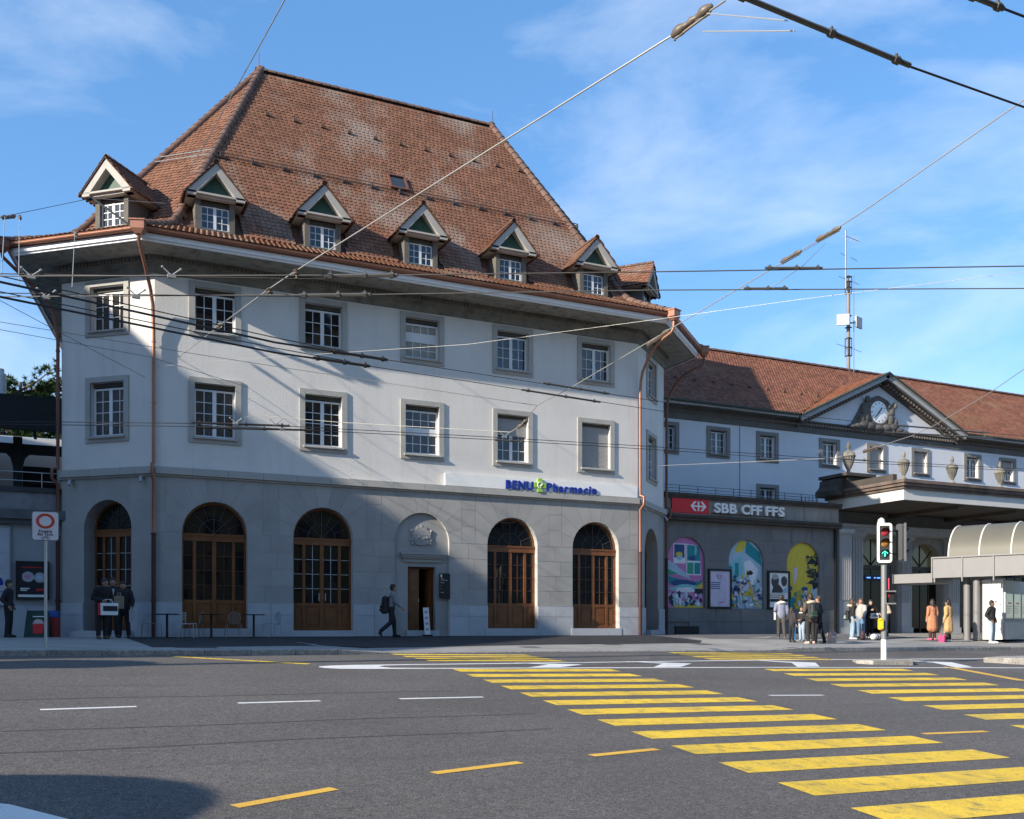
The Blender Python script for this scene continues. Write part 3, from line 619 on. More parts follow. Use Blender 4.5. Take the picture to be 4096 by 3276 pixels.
# snow guards, vent tiles, skylight
def roofpt(x,y): return Vector((x,y,zprof((y+1.5)/8)))
for dy in (2.72,2.86):
    MB().tube([roofpt(2.2,dy)+Vector((0,-.1,.06)),roofpt(16.6,dy)+Vector((0,-.1,.06))],.018,6).obj('snow_guard',mat('snow_guard_pipe',(.17,.1,.075),.6,.3,.1),roof)
for k in range(14):
    x=2.4+k*1.09; p=roofpt(x,2.79); MB().box(x-.015,x+.015,p.y-.2,p.y+.1,p.z-.1,p.z+.1).obj('snow_guard_bracket',dgrey,roof)
mb=MB(FL); 
for dy in (2.72,2.9):
    lm=(dy+1.5)/8; a,b=rp(1,lm),rp(2,lm); MB().tube([a+Vector((0,-.12,.08)),b+Vector((0,-.12,.08))],.018,6).obj('snow_guard',steel,roof)
for k in range(11):
    x=4.4+k*1.05; p=roofpt(x,4.72-.0*k); MB().box(x-.07,x+.07,p.y-.16,p.y+.05,p.z-.06,p.z+.05).obj('vent_tile',mat('vent_tile_clay',(.1,.06,.045),.8),roof)
mb=MB(Matrix.Translation(roofpt(9.0,3.1))@Matrix.Rotation(math.atan2(8.1,5.55),4,'X')); mb.box(-.36,.36,-.42,-.36,0,.13); mb.box(-.36,.36,.36,.42,0,.13); mb.box(-.36,-.29,-.36,.36,0,.13); mb.box(.29,.36,-.36,.36,0,.13)
sk=mb.obj('skylight',copperd,bld); MB(mb.M).box(-.29,.29,-.36,.36,.06,.08).obj('pane',glass,sk)
# dormers
def dormer(M0,c,i):
    M=M0@Matrix.Translation((c,.2,13.1)); w=.62; hb=.95; hw=.9; ap=2.12; ev=-.28; back=2.6
    mb=MB(M)
    for s in (-1,1): mb.box(min(s*w,s*(w-.17)),max(s*w,s*(w-.17)),0,.14,-.1,hb)
    mb.box(-w+.17,w-.17,.01,.14,-.1,.04)
    for s in (-1,1): mb.quad((s*w,.14,-.2),(s*w,back,-.2),(s*w,back,hb),(s*w,.14,hb))
    d=mb.obj('dormer',dwood,bld); MB(M).box(-w+.17,w-.17,.1,.14,hb-.17,hb).obj('blind_box',MATS['blind_box'],d)  # dark lintel; its colour deepens the recess shade below the beam
    # window
    a,b,z0,z1,y=-w+.17,w-.17,.04,hb-.16,.1; mb=MB(M)
    mb.box(a,a+.045,y,y+.04,z0,z1); mb.box(b-.045,b,y,y+.04,z0,z1); mb.box(a,b,y+.001,y+.039,z0,z0+.05); mb.box(a,b,y+.001,y+.039,z1-.045,z1); mb.box(-.05,.05,y-.006,y+.045,z0,z1)
    for x0,x1 in ((a+.045,-.05),(.05,b-.045)):
        mb.box((x0+x1)/2-.011,(x0+x1)/2+.011,y+.006,y+.034,z0,z1)
        for k in (1,2): zz=z0+.05+(z1-z0-.095)*k/3; mb.box(x0,x1,y+.008,y+.032,zz-.011,zz+.011)
    mb.obj('window_frame',whitew,d)
    for x0,x1 in ((a+.045,-.05),(.05,b-.045)):
        for u in range(2):
            for k in range(3): h=(z1-z0-.095)/3; pane(d,M,x0+(x1-x0)*(u+.5)/2,y+.022,z0+.05+h*(k+.5),(x1-x0)/2,h)
    # pediment: cornice beam, sunk green triangle, raking boards
    mb=MB(M); mb.box(-hw+.02,hw-.02,ev+.1,.02,hb,hb+.07); mb.box(-hw-.02,hw+.02,ev,.02,hb+.07,hb+.13); 
    for s in (-1,1): mb.box(min(s*w,s*hw),max(s*w,s*hw),ev,1.3,hb+.0,hb+.12)
    mb.obj('pediment_cornice',dwhite,d)
    zb=hb+.13; mb=MB(M); mb.prism([(-.62,zb),(.62,zb),(0,zb+.8)],.0,.03); mb.obj('pediment_panel',dgreen,d)
    for s in (-1,1):
        mb=MB(M); mb.add([(s*hw,ev,zb-.01),(s*(hw-.3),ev,zb-.01),(0,ev,ap-.36),(0,ev,ap-.06)]+[(s*hw,0,zb-.01),(s*(hw-.3),0,zb-.01),(0,0,ap-.36),(0,0,ap-.06)],[(0,1,2,3),(4,7,6,5),(1,5,6,2),(0,3,7,4)]); mb.obj('raking_board',dwhite,d)
        mb=MB(M); e=(hw+.08)*s; ze=zb-.1; mb.quad((e,ev-.04,ze),(0,ev-.04,ap-.03),(0,back,ap-.03),(e,back,ze)); mb.quad((e,ev-.04,ze+.04),(0,ev-.04,ap+.01),(0,ev-.04,ap-.03),(e,ev-.04,ze)); mb.obj('roof_slope',under,d)
        A=[Vector((e,ev-.06,ze+.02)),Vector((e,back,ze+.02)),Vector((0,back,ap)),Vector((0,ev-.06,ap))]
        if s>0: Lf,Rf=(lambda l,A=A:A[1]*0+A[0]+(A[3]-A[0])*l),(lambda l,A=A:A[1]+(A[2]-A[1])*l)
        else: Lf,Rf=(lambda l,A=A:A[1]+(A[2]-A[1])*l),(lambda l,A=A:A[0]+(A[3]-A[0])*l)
        def buried(p):
            q=M@p; t=min(( (M0.inverted()@q).y+1.5)/8,.98); return q.z<zprof(t)-.05
        tl=tile_rows(Lf,Rf,.0,.97,skip=buried); mb=MB(M); tv=[Vector(v) for v in TV]
        for T in tl: mb.add([T@v for v in tv],TF)
        o=mb.obj('tile_courses',tilem,d); o['kind']='stuff'
    # ridge of the dormer up to where it meets the roof
    y=ev
    me=half_tile(.35,.085)
    while y<back:
        q=M@Vector((0,y,ap)); t=((M0.inverted()@q).y+1.5)/8
        if q.z<zprof(min(t,.99))-.05: break
        link('ridge_tile',me,d,None,M@Matrix.Translation((0,y,ap+.02))); y+=.3
    return d
for i,(M0,c) in enumerate(DORM): dormer(M0,c,i)
# ------------------------------------------------------------------ railway station wing on the right
stn=thing('station_building','pale railway station with clock pediment, brown tiled roof and low stone wing','building')
I4=Matrix.Identity(4); FS=frame(0,3); FU=frame(0,7)
MUR=[22.24,25.5,28.82]; MW=.98
mb=MB(FS); wall(mb,20.6,30.9,0,5.0,[(c-MW,c+MW,1.16,4.27,True,.14) for c in MUR]); lw=mb.obj('low_wing_wall',mortar if 0 else ststone,stn)
for k,(z0,z1) in enumerate([(0,.55),(.55,1.12)]):
    for j in range(7): 
        if not(j==0 and k==0): block(stn,FS,rect(20.9+1.43*j,20.9+1.43*(j+1),z0,z1),'plinth_stone',ststone,-.05,.004,.012)
for k in range(6):                                                 # coursed stones between the murals
    z0=1.16+.52*k; z1=z0+.52
    for a,b in ((20.85,MUR[0]-MW),(MUR[0]+MW,MUR[1]-MW),(MUR[1]+MW,MUR[2]-MW),(MUR[2]+MW,30.55)): block(stn,FS,rect(a,b,z0,z1),'stone_block',ststone,-.012,.004,.012)
for j in range(8): block(stn,FS,rect(20.85+1.21*j,20.85+1.21*(j+1),4.29,4.95),'stone_block',ststone,-.012,.004,.012)
MB(FS).box(21.63,22.85,-.08,.02,.02,.36).obj('vent_grille',black,stn)
mb=MB(FS); mb.box(20.7,30.9,-.3,.3,4.97,5.1); mb.box(20.7,30.9,-.36,.3,5.1,5.22); mb.obj('wing_cornice',stdark,stn)
for j in range(8): MB(FS).box(20.8+1.25*j+.004,20.8+1.25*(j+1)-.004,-.2,.3,5.22,5.92).obj('frieze_stone',mat('frieze_slab',(.27,.26,.24),.9,0,.15,1.4,.3,50,rand=.08,stain=[((.12,.11,.1),1.8,.5,.72,.7,(2,2,.3))]),stn)
mb=MB(FS); mb.box(20.7,30.9,-.32,.4,5.92,6.02); mb.box(20.7,30.9,-.36,.4,6.02,6.14); mb.obj('parapet_coping',stdark,stn)
MB().quad((20.7,3.3,6.05),(31,3.3,6.05),(31,7,6.05),(20.7,7,6.05)).obj('terrace',stdark,stn)
mb=MB(FS)
for z in (6.27,6.4,6.53): mb.tube([(20.9,.1,z),(29.8,.1,z)],.012,6)
for j in range(10): mb.tube([(20.95+j*.98,.1,6.1),(20.95+j*.98,.1,6.55)],.014,6)
for j in range(5): mb.tube([(29.9+.0*j,.3+.25*j,6.1),(29.9,.3+.25*j,6.6)],.012,6)
mb.obj('terrace_railing',dgrey,stn)
MB(FS).tube([(30.72,-.1,0),(30.72,-.1,4.95)],.08,10).obj('downpipe',black,stn,50)
# upper storey
SWC=[23.92,26.98,30.05,34.18,37.5,40.8,44.92,47.86,51.2,54.6]
wo=[(c-.5,c+.5,8.9,10.08,False,.24) for c in SWC]+[(29.57,30.57,6.3,7.42,False,.24)]
mb=MB(FU); wall(mb,20.6,62,6.0,10.55,wo); mb.obj('upper_wall',stplaster,stn)
gray=mat('station_window_stone',(.225,.215,.2),.9,0,.1,2,.25,60,rand=.03)
for i,c in enumerate(SWC): window(stn,FU,c,8.9,10.08,w=1.0,rows=3,head=.06,sw=.21,sur=gray,shut=8.95 if i in(4,5) else (9.5 if i==7 else None))
window(stn,FU,30.07,6.3,7.42,w=1.0,rows=3,head=.06,sw=.21,sur=gray)
MB(FU).tube([(28.3,-.02,6.1),(28.3,-.02,10.4)],.012,6).obj('lightning_cable',dgrey,stn)
prof=[(7.0,10.42),(6.94,10.44),(6.94,10.72),(6.86,10.76),(6.86,10.92),(6.8,10.94),(6.78,10.96)]; prof2=prof+[(6.48,10.96),(6.48,10.99),(6.4,11.0),(6.36,11.1),(6.36,11.13)]
cornm=mat('station_cornice',(.13,.125,.115),.9,0,.2,1.2,0,50,stain=[((.25,.25,.24),1.4,.55,.75,.4,(1,1,.4))])
mb=MB()
for xa,xb,pr in ((20.0,31.7,prof2),(31.7,43.6,prof),(43.6,62,prof2)): mb.add([(x,y,z) for x in (xa,xb) for y,z in pr],[(k,k+1,len(pr)+k+1,len(pr)+k) for k in range(len(pr)-1)])
mb.obj('eaves_cornice',cornm,stn)
mb=MB()
for j in range(140): x=30.5+j*.2; mb.box(x,x+.1,6.79,6.95,10.77,10.89)
o=mb.obj('dentil_row',mat('dentil_stone',(.2,.17,.15),.9),stn); o['kind']='stuff'
mb=MB(); mb.box(20.0,31.5,6.3,6.37,11.0,11.14); mb.box(43.8,62,6.3,6.37,11.0,11.14); mb.obj('eaves_board',stlight,stn)
mb=MB(); mb.tube([(20,6.24,11.17),(31.5,6.24,11.17)],.075,8); mb.tube([(43.8,6.24,11.17),(62,6.24,11.17)],.075,8); mb.obj('gutter',mat('green_copper_gutter',(.06,.085,.07),.6,.2,.2,4),stn,50)
# main roof
sA=lambda l,x: Vector((x,6.2+5.8*l,11.2+(.5*l/.12 if l<.12 else .5+(l-.12)*(4.0/.88))))
S0=lambda l:sA(l,20.0); S1=lambda l:sA(l,62.)
mb=MB()
for a,b,xa,xb in ((0,.12,20,31.7),(0,.12,43.6,62),(.12,.15,20,31.7),(.12,.15,43.6,62),(.15,1,20,62)): mb.quad(*[q-Vector((0,0,.035)) for q in (sA(a,xa),sA(a,xb),sA(b,xb),sA(b,xa))])
mb.quad((20,12,15.7),(62,12,15.7),(62,18.3,11.3),(20,18.3,11.3)); sroof=mb.obj('roof',under,stn)
PAX,PHW,PZ,PY=37.65,6.04,13.97,6.3
def in_ped(p): return abs(p.x-PAX)<PHW and p.z<PZ+.02-abs(p.x-PAX)*(PZ-11.15)/PHW
lay_tiles(tile_rows(S0,S1,.003,.99,step=.2,w=.19,skip=in_ped),sroof,tiles,300)
ridge_line([(20,12,15.76),(62,12,15.76)],sroof,L=.55,r=.11)
for k in range(16):
    x=25.3+k*1.15; p=sA(.36,x)
    if not in_ped(p): MB().box(x-.07,x+.07,p.y-.15,p.y,p.z-.02,p.z+.07).obj('vent_tile',MATS['vent_tile_clay'],sroof)
# pediment with clock
ped=MB(); ped.add([(PAX-PHW+.3,6.93,10.98),(PAX+PHW-.3,6.93,10.98),(PAX,6.93,PZ-.3)],[(0,1,2)]); pd=ped.obj('pediment',stplaster,stn)
sl=math.atan2(PZ-11.15,PHW); L=PHW/math.cos(sl)
for s in (-1,1):
    M=Matrix.Translation((PAX,0,PZ))@(Matrix.Identity(4) if s<0 else Matrix.Diagonal((-1,1,1,1)))@Matrix.Rotation(-sl,4,'Y')
    # local x runs down the left rake (negative), z is square to the slope
    mb=MB(M); mb.box(-L,.02,PY,PY+.1,-.3,-.1); mb.box(-L,.06,PY-.06,PY+.1,-.1,-.02); mb.obj('raking_cornice',stlight,pd)
    mb=MB(M); mb.box(-L,.0,PY+.1,6.95,-.34,-.28); mb.box(-L,-.3,6.78,6.95,-.55,-.34); 
    mb.obj('raking_soffit',mat('raking_soffit_boards',(.1,.095,.085),.9,0,.2,2),pd)
    mb=MB(M)
    for k in range(26): x=-L+.25+k*(L-.6)/26; mb.box(x,x+.12,6.55,6.78,-.46,-.34)
    o=mb.obj('modillion_row',MATS['dentil_stone'],pd); o['kind']='stuff'
    mb=MB(M); mb.tube([(-L,PY-.1,-.02),(.03,PY-.1,-.02)],.05,8); mb.obj('verge_gutter',MATS['green_copper_gutter'],pd)
    mb=MB(M); mb.quad((-L,PY-.05,0),(0,PY-.05,0),(0,11,0),(-L,11,0)); mb.obj('pediment_roof',under,pd)
    e=Vector((PAX+s*PHW,0,11.15)); t=Vector((PAX,0,PZ+.02)); f=Vector((0,PY-.08,0)); b=Vector((0,9.9,0))
    if s<0: Lf=lambda l:e+b+(t-e)*l; Rf=lambda l:e+f+(t-e)*l
    else: Lf=lambda l:e+f+(t-e)*l; Rf=lambda l:e+b+(t-e)*l
    def bur(p): yy=(p.y-6.2)/5.8; return p.z<sA(max(0,min(1,yy)),0).z-.06
    mb=MB(); tv=[Vector(v) for v in TV]
    for T in tile_rows(Lf,Rf,.005,.98,step=.2,w=.19,skip=bur): mb.add([T@v for v in tv],TF)
    o=mb.obj('tile_courses',tiles,pd); o['kind']='stuff'
MB().box(PAX-PHW,PAX+PHW,6.76,6.93,10.965,11.02).obj('pediment_ledge',cornm,pd)
relief=mat('relief_stone',(.12,.112,.1),.9,0,.25,3,.5,30)
CX,CZ=37.39,11.9
mb=MB(Matrix.Translation((CX,6.72,CZ))@Matrix.Rotation(R(90),4,'X')); mb.lathe([(.6,0),(.6,.03),(.57,.035)],(0,0,0),32); clk=mb.obj('clock_face',mat('clock_dial',(.85,.86,.87),.4,0,.03,3),stn,30)
mb=MB()
for k in range(12):
    M=Matrix.Translation((CX,6.68,CZ))@Matrix.Rotation(R(30*k),4,'Y'); m2=MB(M); m2.box(-.016,.016,-.004,.004,.44,.54); mb.add(m2.v,m2.f)
mb.obj('clock_marks',black,clk)
MB(Matrix.Translation((CX,6.67,CZ))@Matrix.Rotation(R(40),4,'Y')).box(-.03,.03,-.006,.006,-.12,.34).obj('clock_hand',black,clk)
MB(Matrix.Translation((CX,6.66,CZ))@Matrix.Rotation(R(222),4,'Y')).box(-.02,.02,-.006,.006,-.1,.5).obj('clock_hand',black,clk)
mb=MB()
ring=[(CX+.69*math.cos(t),6.78,CZ+.69*math.sin(t)) for t in [2*PI*k/28 for k in range(29)]]
mb.tube(ring,.13,8)
mb.prism([(CX-1.98,CZ-.95),(CX-1.7,CZ-.6),(CX-1.35,CZ-.1),(CX-1.05,CZ+.4),(CX-.7,CZ+.5),(CX+.7,CZ+.5),(CX+.95,CZ+.2),(CX+1.25,CZ-.2),(CX+1.5,CZ-.6),(CX+2.1,CZ-.9),(CX+2.1,CZ-.98),(CX-1.98,CZ-.98)],6.8,6.94)
for s in (-1,1):
    for (x,z,rx,rz) in [(.62,-.78,.42,.22),(1.05,-.72,.45,.24),(1.5,-.86,.4,.16),(1.85,-.92,.3,.1),(.88,-.3,.25,.38),(.95,.1,.2,.3),(.85,-.05,.3,.14),(1.2,-.45,.2,.24),(.72,.35,.14,.14)]: mb.ball((CX+s*x,6.8,CZ+z),(rx*1.2,.22,rz*1.2),10,7)
    mb.ball((CX+s*(.78 if s<0 else 1.18),6.72,CZ+(.62 if s<0 else .45)),(.15,.15,.19),10,7); mb.tube([(CX+s*.95,6.75,CZ+.25),(CX+s*.6,6.7,CZ+.62),(CX+s*.2,6.72,CZ+.8)],[.1,.07,.05],8)
mb.ball((CX,6.75,CZ+.78),(.22,.12,.12),10,6); mb.ball((CX,6.75,CZ-.85),(.5,.15,.18),10,6); mb.obj('clock_sculpture',relief,stn,60)
# porch: slab, cornice, attic, portal wall with arches
mb=MB(); mb.box(32,62,0,4.8,6.1,6.6); mb.obj('porch_slab',mat('porch_white_paint',(.6,.59,.56),.7,0,.06,1.2,stain=[((.35,.34,.31),1.2,.58,.8,.5,(1,1,.3))]),stn)
mb=MB(); mb.box(31.9,62,-.1,4.9,6.6,6.72); mb.box(31.8,62,-.2,4.9,6.72,6.86); mb.box(31.72,62,-.28,4.9,6.86,7.0); mb.obj('porch_cornice',mat('porch_cornice_stone',(.16,.12,.1),.9,0,.25,1.2,.2,50,stain=[((.05,.045,.04),1.3,.5,.7,.8,(1,1,.4))]),stn)
mb=MB(); mb.box(31.75,33.2,3.2,4.9,7.0,7.6); mb.box(31.5,33.4,3.0,4.9,7.6,7.75); mb.box(31.75,32.0,.4,3.2,7.0,7.3); mb.box(33.2,60,4.3,4.9,7.0,7.4); mb.prism([(31.2,6.7),(31.75,6.7),(31.75,7.62),(31.5,7.5),(31.45,7.2),(31.2,6.95)],3.4,4.8); mb.obj('porch_attic',stdark,stn)
FP=frame(0,4.6); PA=[(33.75,36.45),(37.35,39.75),(40.9,43.5),(44.6,47.2)]
mb=MB(FP); wall(mb,30.9,60,0,6.1,[(a,b,0,3.5+(b-a)/2,True,.5) for a,b in PA]); mb.obj('portal_wall',mat('portal_wall_stone',(.24,.235,.22),.9,0,.12,1.2,.3,45,stain=[((.13,.12,.11),1.1,.55,.75,.5,(2,2,.4))]),stn)
for a,b in PA:
    c=(a+b)/2; w=(b-a)/2; mb=MB(FP); mb.box(a,b,.38,.5,3.3,3.5); 
    for x in (a+.03,c-w/2,c,c+w/2,b-.09): mb.box(x,x+.06,.4,.48,0,3.3)
    fo=mb.obj('portal_door',mat('dark_bronze',(.035,.026,.02),.4,.3,.2,4),stn)
    for k in range(4): MB(FP).box(a+.06+k*(b-a-.06)/4+.03,a+.03+(k+1)*(b-a-.06)/4,.43,.44,.25,3.28).obj('pane',glassk,fo)
    pts=arcpts(c,3.5,w,16); mb=MB(FP); mb.prism(pts,.44,.45); mb.obj('fanlight_pane',mat('amber_glass',(.22,.19,.09),.12,0,.4,.8),fo)
    mb=MB(FP)
    for t in (45,90,135): mb.tube([(c,.42,3.5),(c+w*math.cos(R(t)),.42,3.5+w*math.sin(R(t)))],.025,6)
    mb.obj('fanlight_bar',black,fo)
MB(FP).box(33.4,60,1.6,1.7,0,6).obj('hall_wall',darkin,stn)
txtm=mat('lit_blue_letters',(.1,.25,.8),.5,emit=((.12,.35,1),1.2)); MB(FP).box(34.55,36.2,.3,.36,2.72,2.98).obj('hall_sign',mat('hall_sign_blue',(.008,.015,.06),.5),stn)
for x0,x1 in ((34.7,34.95),(35.2,35.3),(35.4,35.62)): MB(FP).box(x0,x1,.285,.3,2.82,2.88).obj('hall_sign_mark',txtm,stn)
def pilaster(x0,x1,y,z0,z1,m):
    mb=MB(); mb.box(x0-.06,x1+.06,y-.06,y+.4,z0,z0+.3); mb.box(x0,x1,y,y+.4,z0+.3,z1-.25)
    n=6
    for k in range(n): w=(x1-x0)/n; mb.box(x0+w*k+.03,x0+w*(k+1)-.03,y-.035,y,z0+1.6,z1-.3)
    mb.box(x0-.05,x1+.05,y-.05,y+.4,z1-.25,z1-.18); mb.box(x0-.12,x1+.12,y-.12,y+.4,z1-.18,z1)
    return mb.obj('pilaster',m,stn)
pilaster(32.35,33.45,3.9,0,5.0,stlight); pilaster(36.55,37.25,4.35,0,5.0,stlight); pilaster(31.0,31.75,2.95,0,5.0,stlight); pilaster(39.9,40.75,4.35,0,5.0,stlight)
mb=MB(); mb.box(31.0,60,3.85,4.62,5.0,5.25); mb.box(31.0,60,3.8,4.62,5.25,5.4); mb.obj('portal_entablature',stlight,stn)
MB().box(31,60,4.55,5.6,0,.02).obj('hall_floor',paving,stn)
for x in (36.0,40.0,44.0,48.0): MB().box(x-.15,x+.15,.3,4.6,5.9,6.1).obj('ceiling_beam',mat('porch_ceiling',(.11,.095,.08),.9),stn)
MB().box(32.1,61.9,.1,4.7,6.085,6.099).obj('porch_ceiling',MATS['porch_ceiling'],stn)
for x in (41.5,49): MB().lathe([(.42,0),(.42,.3),(.34,.35),(.3,5.6),(.36,5.75),(.42,5.85),(.42,6.1)],(x,.5,-.02),20).obj('porch_column',stlight,stn,40)
# urns standing on the porch
up=[(.2,0),(.2,.1),(.12,.14),(.08,.26),(.12,.32),(.25,.6),(.34,.95),(.37,1.0),(.38,1.04),(.36,1.06),(.33,1.2),(.16,1.32),(.09,1.36),(.07,1.42),(.11,1.5),(.12,1.58),(.08,1.72),(.03,1.82)]
def urn(x,y,z,k,label):
    t=thing('stone_urn',label,'urn',(x,y,z),0,'urns on the porch roof')
    mb=MB(); mb.lathe([(r*k,h*k) for r,h in up[3:8]],(0,0,0),32,.16); mb.lathe([(r*k,h*k) for r,h in up[7:]],(0,0,0),24); mb.obj('vase',stoneu,t,35)
    mb=MB(); mb.lathe([(r*k,h*k) for r,h in up[:4]],(0,0,0),20); mb.box(-.26*k,.26*k,-.26*k,.26*k,-.04,.03); mb.obj('foot',stoneu,t,35)
stoneu=mat('urn_stone',(.21,.195,.165),.9,0,.25,3,.3,40,stain=[((.06,.06,.055),1.6,.45,.65,.8)])
urn(32.5,3.9,7.79,.9,'dark stone urn on the attic block, leftmost on the porch'); urn(31.95+.2,.15,7.02,.72,'stone urn at the front left corner of the porch roof')
urn(35.25,.15,7.02,.72,'stone urn in the middle of the porch roof front edge'); urn(38.5,.15,7.02,.72,'stone urn nearest the right end of the porch roof')
# antenna mast on the ridge
mast=thing('antenna_mast','antenna mast with two white panels and thin dipoles on the station roof ridge','antenna',(40.4,12,15.6))
MB().lathe([(.11,0),(.11,5.4),(.09,5.5)],(0,0,0),12).obj('pole',mat('pole_rust_grey',(.22,.19,.16),.6,.2,.2,2),mast,40)
MB().lathe([(.05,5.0),(.045,8.5)],(-.3,-.1,0),8).obj('top_pole',mat('mast_steel',(.25,.25,.25),.5,.4,.1,6),mast,40)
MB().tube([(.24,-.2,0),(.24,-.2,5.9)],.025,6).obj('cable_duct',MATS['mast_steel'],mast)
for sx in (-1,1):
    M=Matrix.Translation((sx*.62,-.2,3.05))@Matrix.Rotation(R(sx*28-10),4,'Z'); MB(M).box(-.36,.36,-.05,.05,-.32,.34).obj('panel_antenna',mat('panel_white',(.5,.49,.47),.6),mast); MB().tube([(0,0,3.0),(sx*.5,-.15,3.05)],.04,6).obj('bracket',dgrey,mast)
mb=MB()
for x in (-.13,.13):
    for y in (-.13,.13): mb.box(x-.02,x+.02,y-.02,y+.02,4.75,5.8); mb.box(x-.02,x+.02,y-.02,y+.02,1.0,2.1)
for z in (1.0,1.5,2.05,2.7,3.4,4.75,5.1,5.45,5.75): mb.box(-.15,.15,-.15,.15,z,z+.05)
o=mb.obj('dipole_cage',mat('cage_brown_grey',(.1,.085,.075),.6,.2,.3,6),mast); o['kind']='stuff'
for z,l in ((1.5,.95),(5.55,.75),(6.95,.6)):
    mb=MB(); mb.tube([(-l-.1,-.1,z+.1),(-.25,-.1,z)],.014,5); mb.tube([(.1,-.1,z-.02),(l,-.1,z-.16)],.014,5); mb.obj('dipole',dgrey,mast)
mb=MB(); mb.tube([(-.3,-.1,8.15),(.75,-.1,8.0)],.018,5)
for k in range(7): x=.1+.11*k; mb.tube([(x,-.1,7.9),(x,-.1,8.25)],.01,5)
mb.obj('yagi_antenna',MATS['mast_steel'],mast)
# ------------------------------------------------------------------ signs on the buildings
sg=thing('pharmacy_sign','white sign board with blue BENU Pharmacie lettering and green cross','sign',(9.68,-.1,5.345))
MB().box(0,8.02,-.035,.08,0,.43).obj('board',white,sg)
text(sg,'BENU',2.36,3.47,.03,-.06,.42,blue,.022,.016); text(sg,'Pharmacie',4.05,6.17,.03,-.06,.42,blue,.022,.012)
mb=MB(); mb.prism([(3.65,-.03),(3.83,-.03),(3.83,.13),(3.98,.13),(3.98,.31),(3.83,.31),(3.83,.47),(3.65,.47),(3.65,.31),(3.5,.31),(3.5,.13),(3.65,.13)],-.1,-.04); mb.obj('green_cross',green,sg)
mb=MB(Matrix.Translation((3.74,-.103,.22))); mb.tube([(.11*math.cos(t),0,.11*math.sin(t)) for t in [R(20+30*k) for k in range(10)]],.018,6); mb.tube([(-.06,0,-.02),(0,0,-.06),(.08,0,.03)],.02,6); mb.obj('white_emblem',white,sg)
sb=thing('railway_sign','red board with white double arrow and white SBB CFF FFS letters on the stone frieze','sign',(21.28,2.78,5.25))
MB().box(0,1.94,-.06,.0,.03,.66).obj('red_board',red,sb); mb=MB(); mb.box(.06,1.9,-.03,-.0,-.02,.02); mb.obj('board_edge',mat('warm_edge',(.5,.3,.26),.6),sb)
mb=MB(); cx,cz=1.38,.35
mb.box(cx-.33,cx+.33,-.075,-.06,cz-.035,cz+.035); mb.box(cx-.04,cx+.04,-.078,-.06,cz-.21,cz+.21)
for s in (-1,1):
    for v in (-1,1): mb.add([(cx+s*q[0],y,cz+v*q[1]) for y in (-.076,-.06) for q in ((.42,0),(.22,.21),(.1,.21),(.3,0))],[(0,1,2,3),(4,5,6,7),(0,1,5,4),(1,2,6,5),(2,3,7,6),(3,0,4,7)])
mb.obj('double_arrow',white,sb)
for s,x0,x1 in (('SBB',23.47,24.7),('CFF',24.96,26.11),('FFS',26.32,27.41)): text(sb,s,x0-21.28,x1-21.28,.13,-.1,.58,white,.05,.018,gap=.06)
MB().box(2.1,6.2,-.04,0,.08,.1).obj('letter_rail',dgrey,sb)
# murals: flat painted panels with a shape for every patch of colour
def mural(c,label,base,shapes):
    t=thing('mural',label,'mural',(c,3.125,1.16),0,'arched murals on the low wing'); r=MW; sp=3.11-r
    pts=[(r,0)]+arcpts(0,sp,r,20)+[(-r,0)]
    MB().prism(pts,-.02,.0).obj('panel',base,t)
    for k,(m,poly) in enumerate(shapes):
        pl=[]
        for x,z in poly:
            if z>sp: 
                d=math.hypot(x,z-sp)
                if d>r-.01: x,z=x*(r-.01)/d,sp+(z-sp)*(r-.01)/d
            pl.append((max(-r+.01,min(r-.01,x)),max(.01,z)))
        MB().prism(pl,-.023-.0006*k,-.02).obj('painted_shape',m,t)
pc=lambda n,c: mat('paint_'+n,c,.6,0,.12,6)
mg,pk,tl,nv,cy,ye,lb,wh,bk,lv,ol,gr=[pc(*q) for q in (('magenta',(.5,.19,.4)),('pink',(.5,.2,.34)),('teal',(.01,.24,.28)),('navy',(.02,.07,.2)),('cyan',(.2,.5,.55)),('yellow',(.6,.48,.05)),('light_blue',(.35,.5,.62)),('white',(.7,.72,.76)),('black',(.02,.025,.03)),('lavender',(.5,.48,.62)),('ochre',(.4,.33,.06)),('green',(.03,.3,.2)))]
def blobp(x,z,rx,rz,n=9,j=.25): return [(x+rx*(1+rnd.uniform(-j,j))*math.cos(2*PI*k/n),z+rz*(1+rnd.uniform(-j,j))*math.sin(2*PI*k/n)) for k in range(n)]
def box4(a,b,c,d): return [(a,c),(b,c),(b,d),(a,d)]
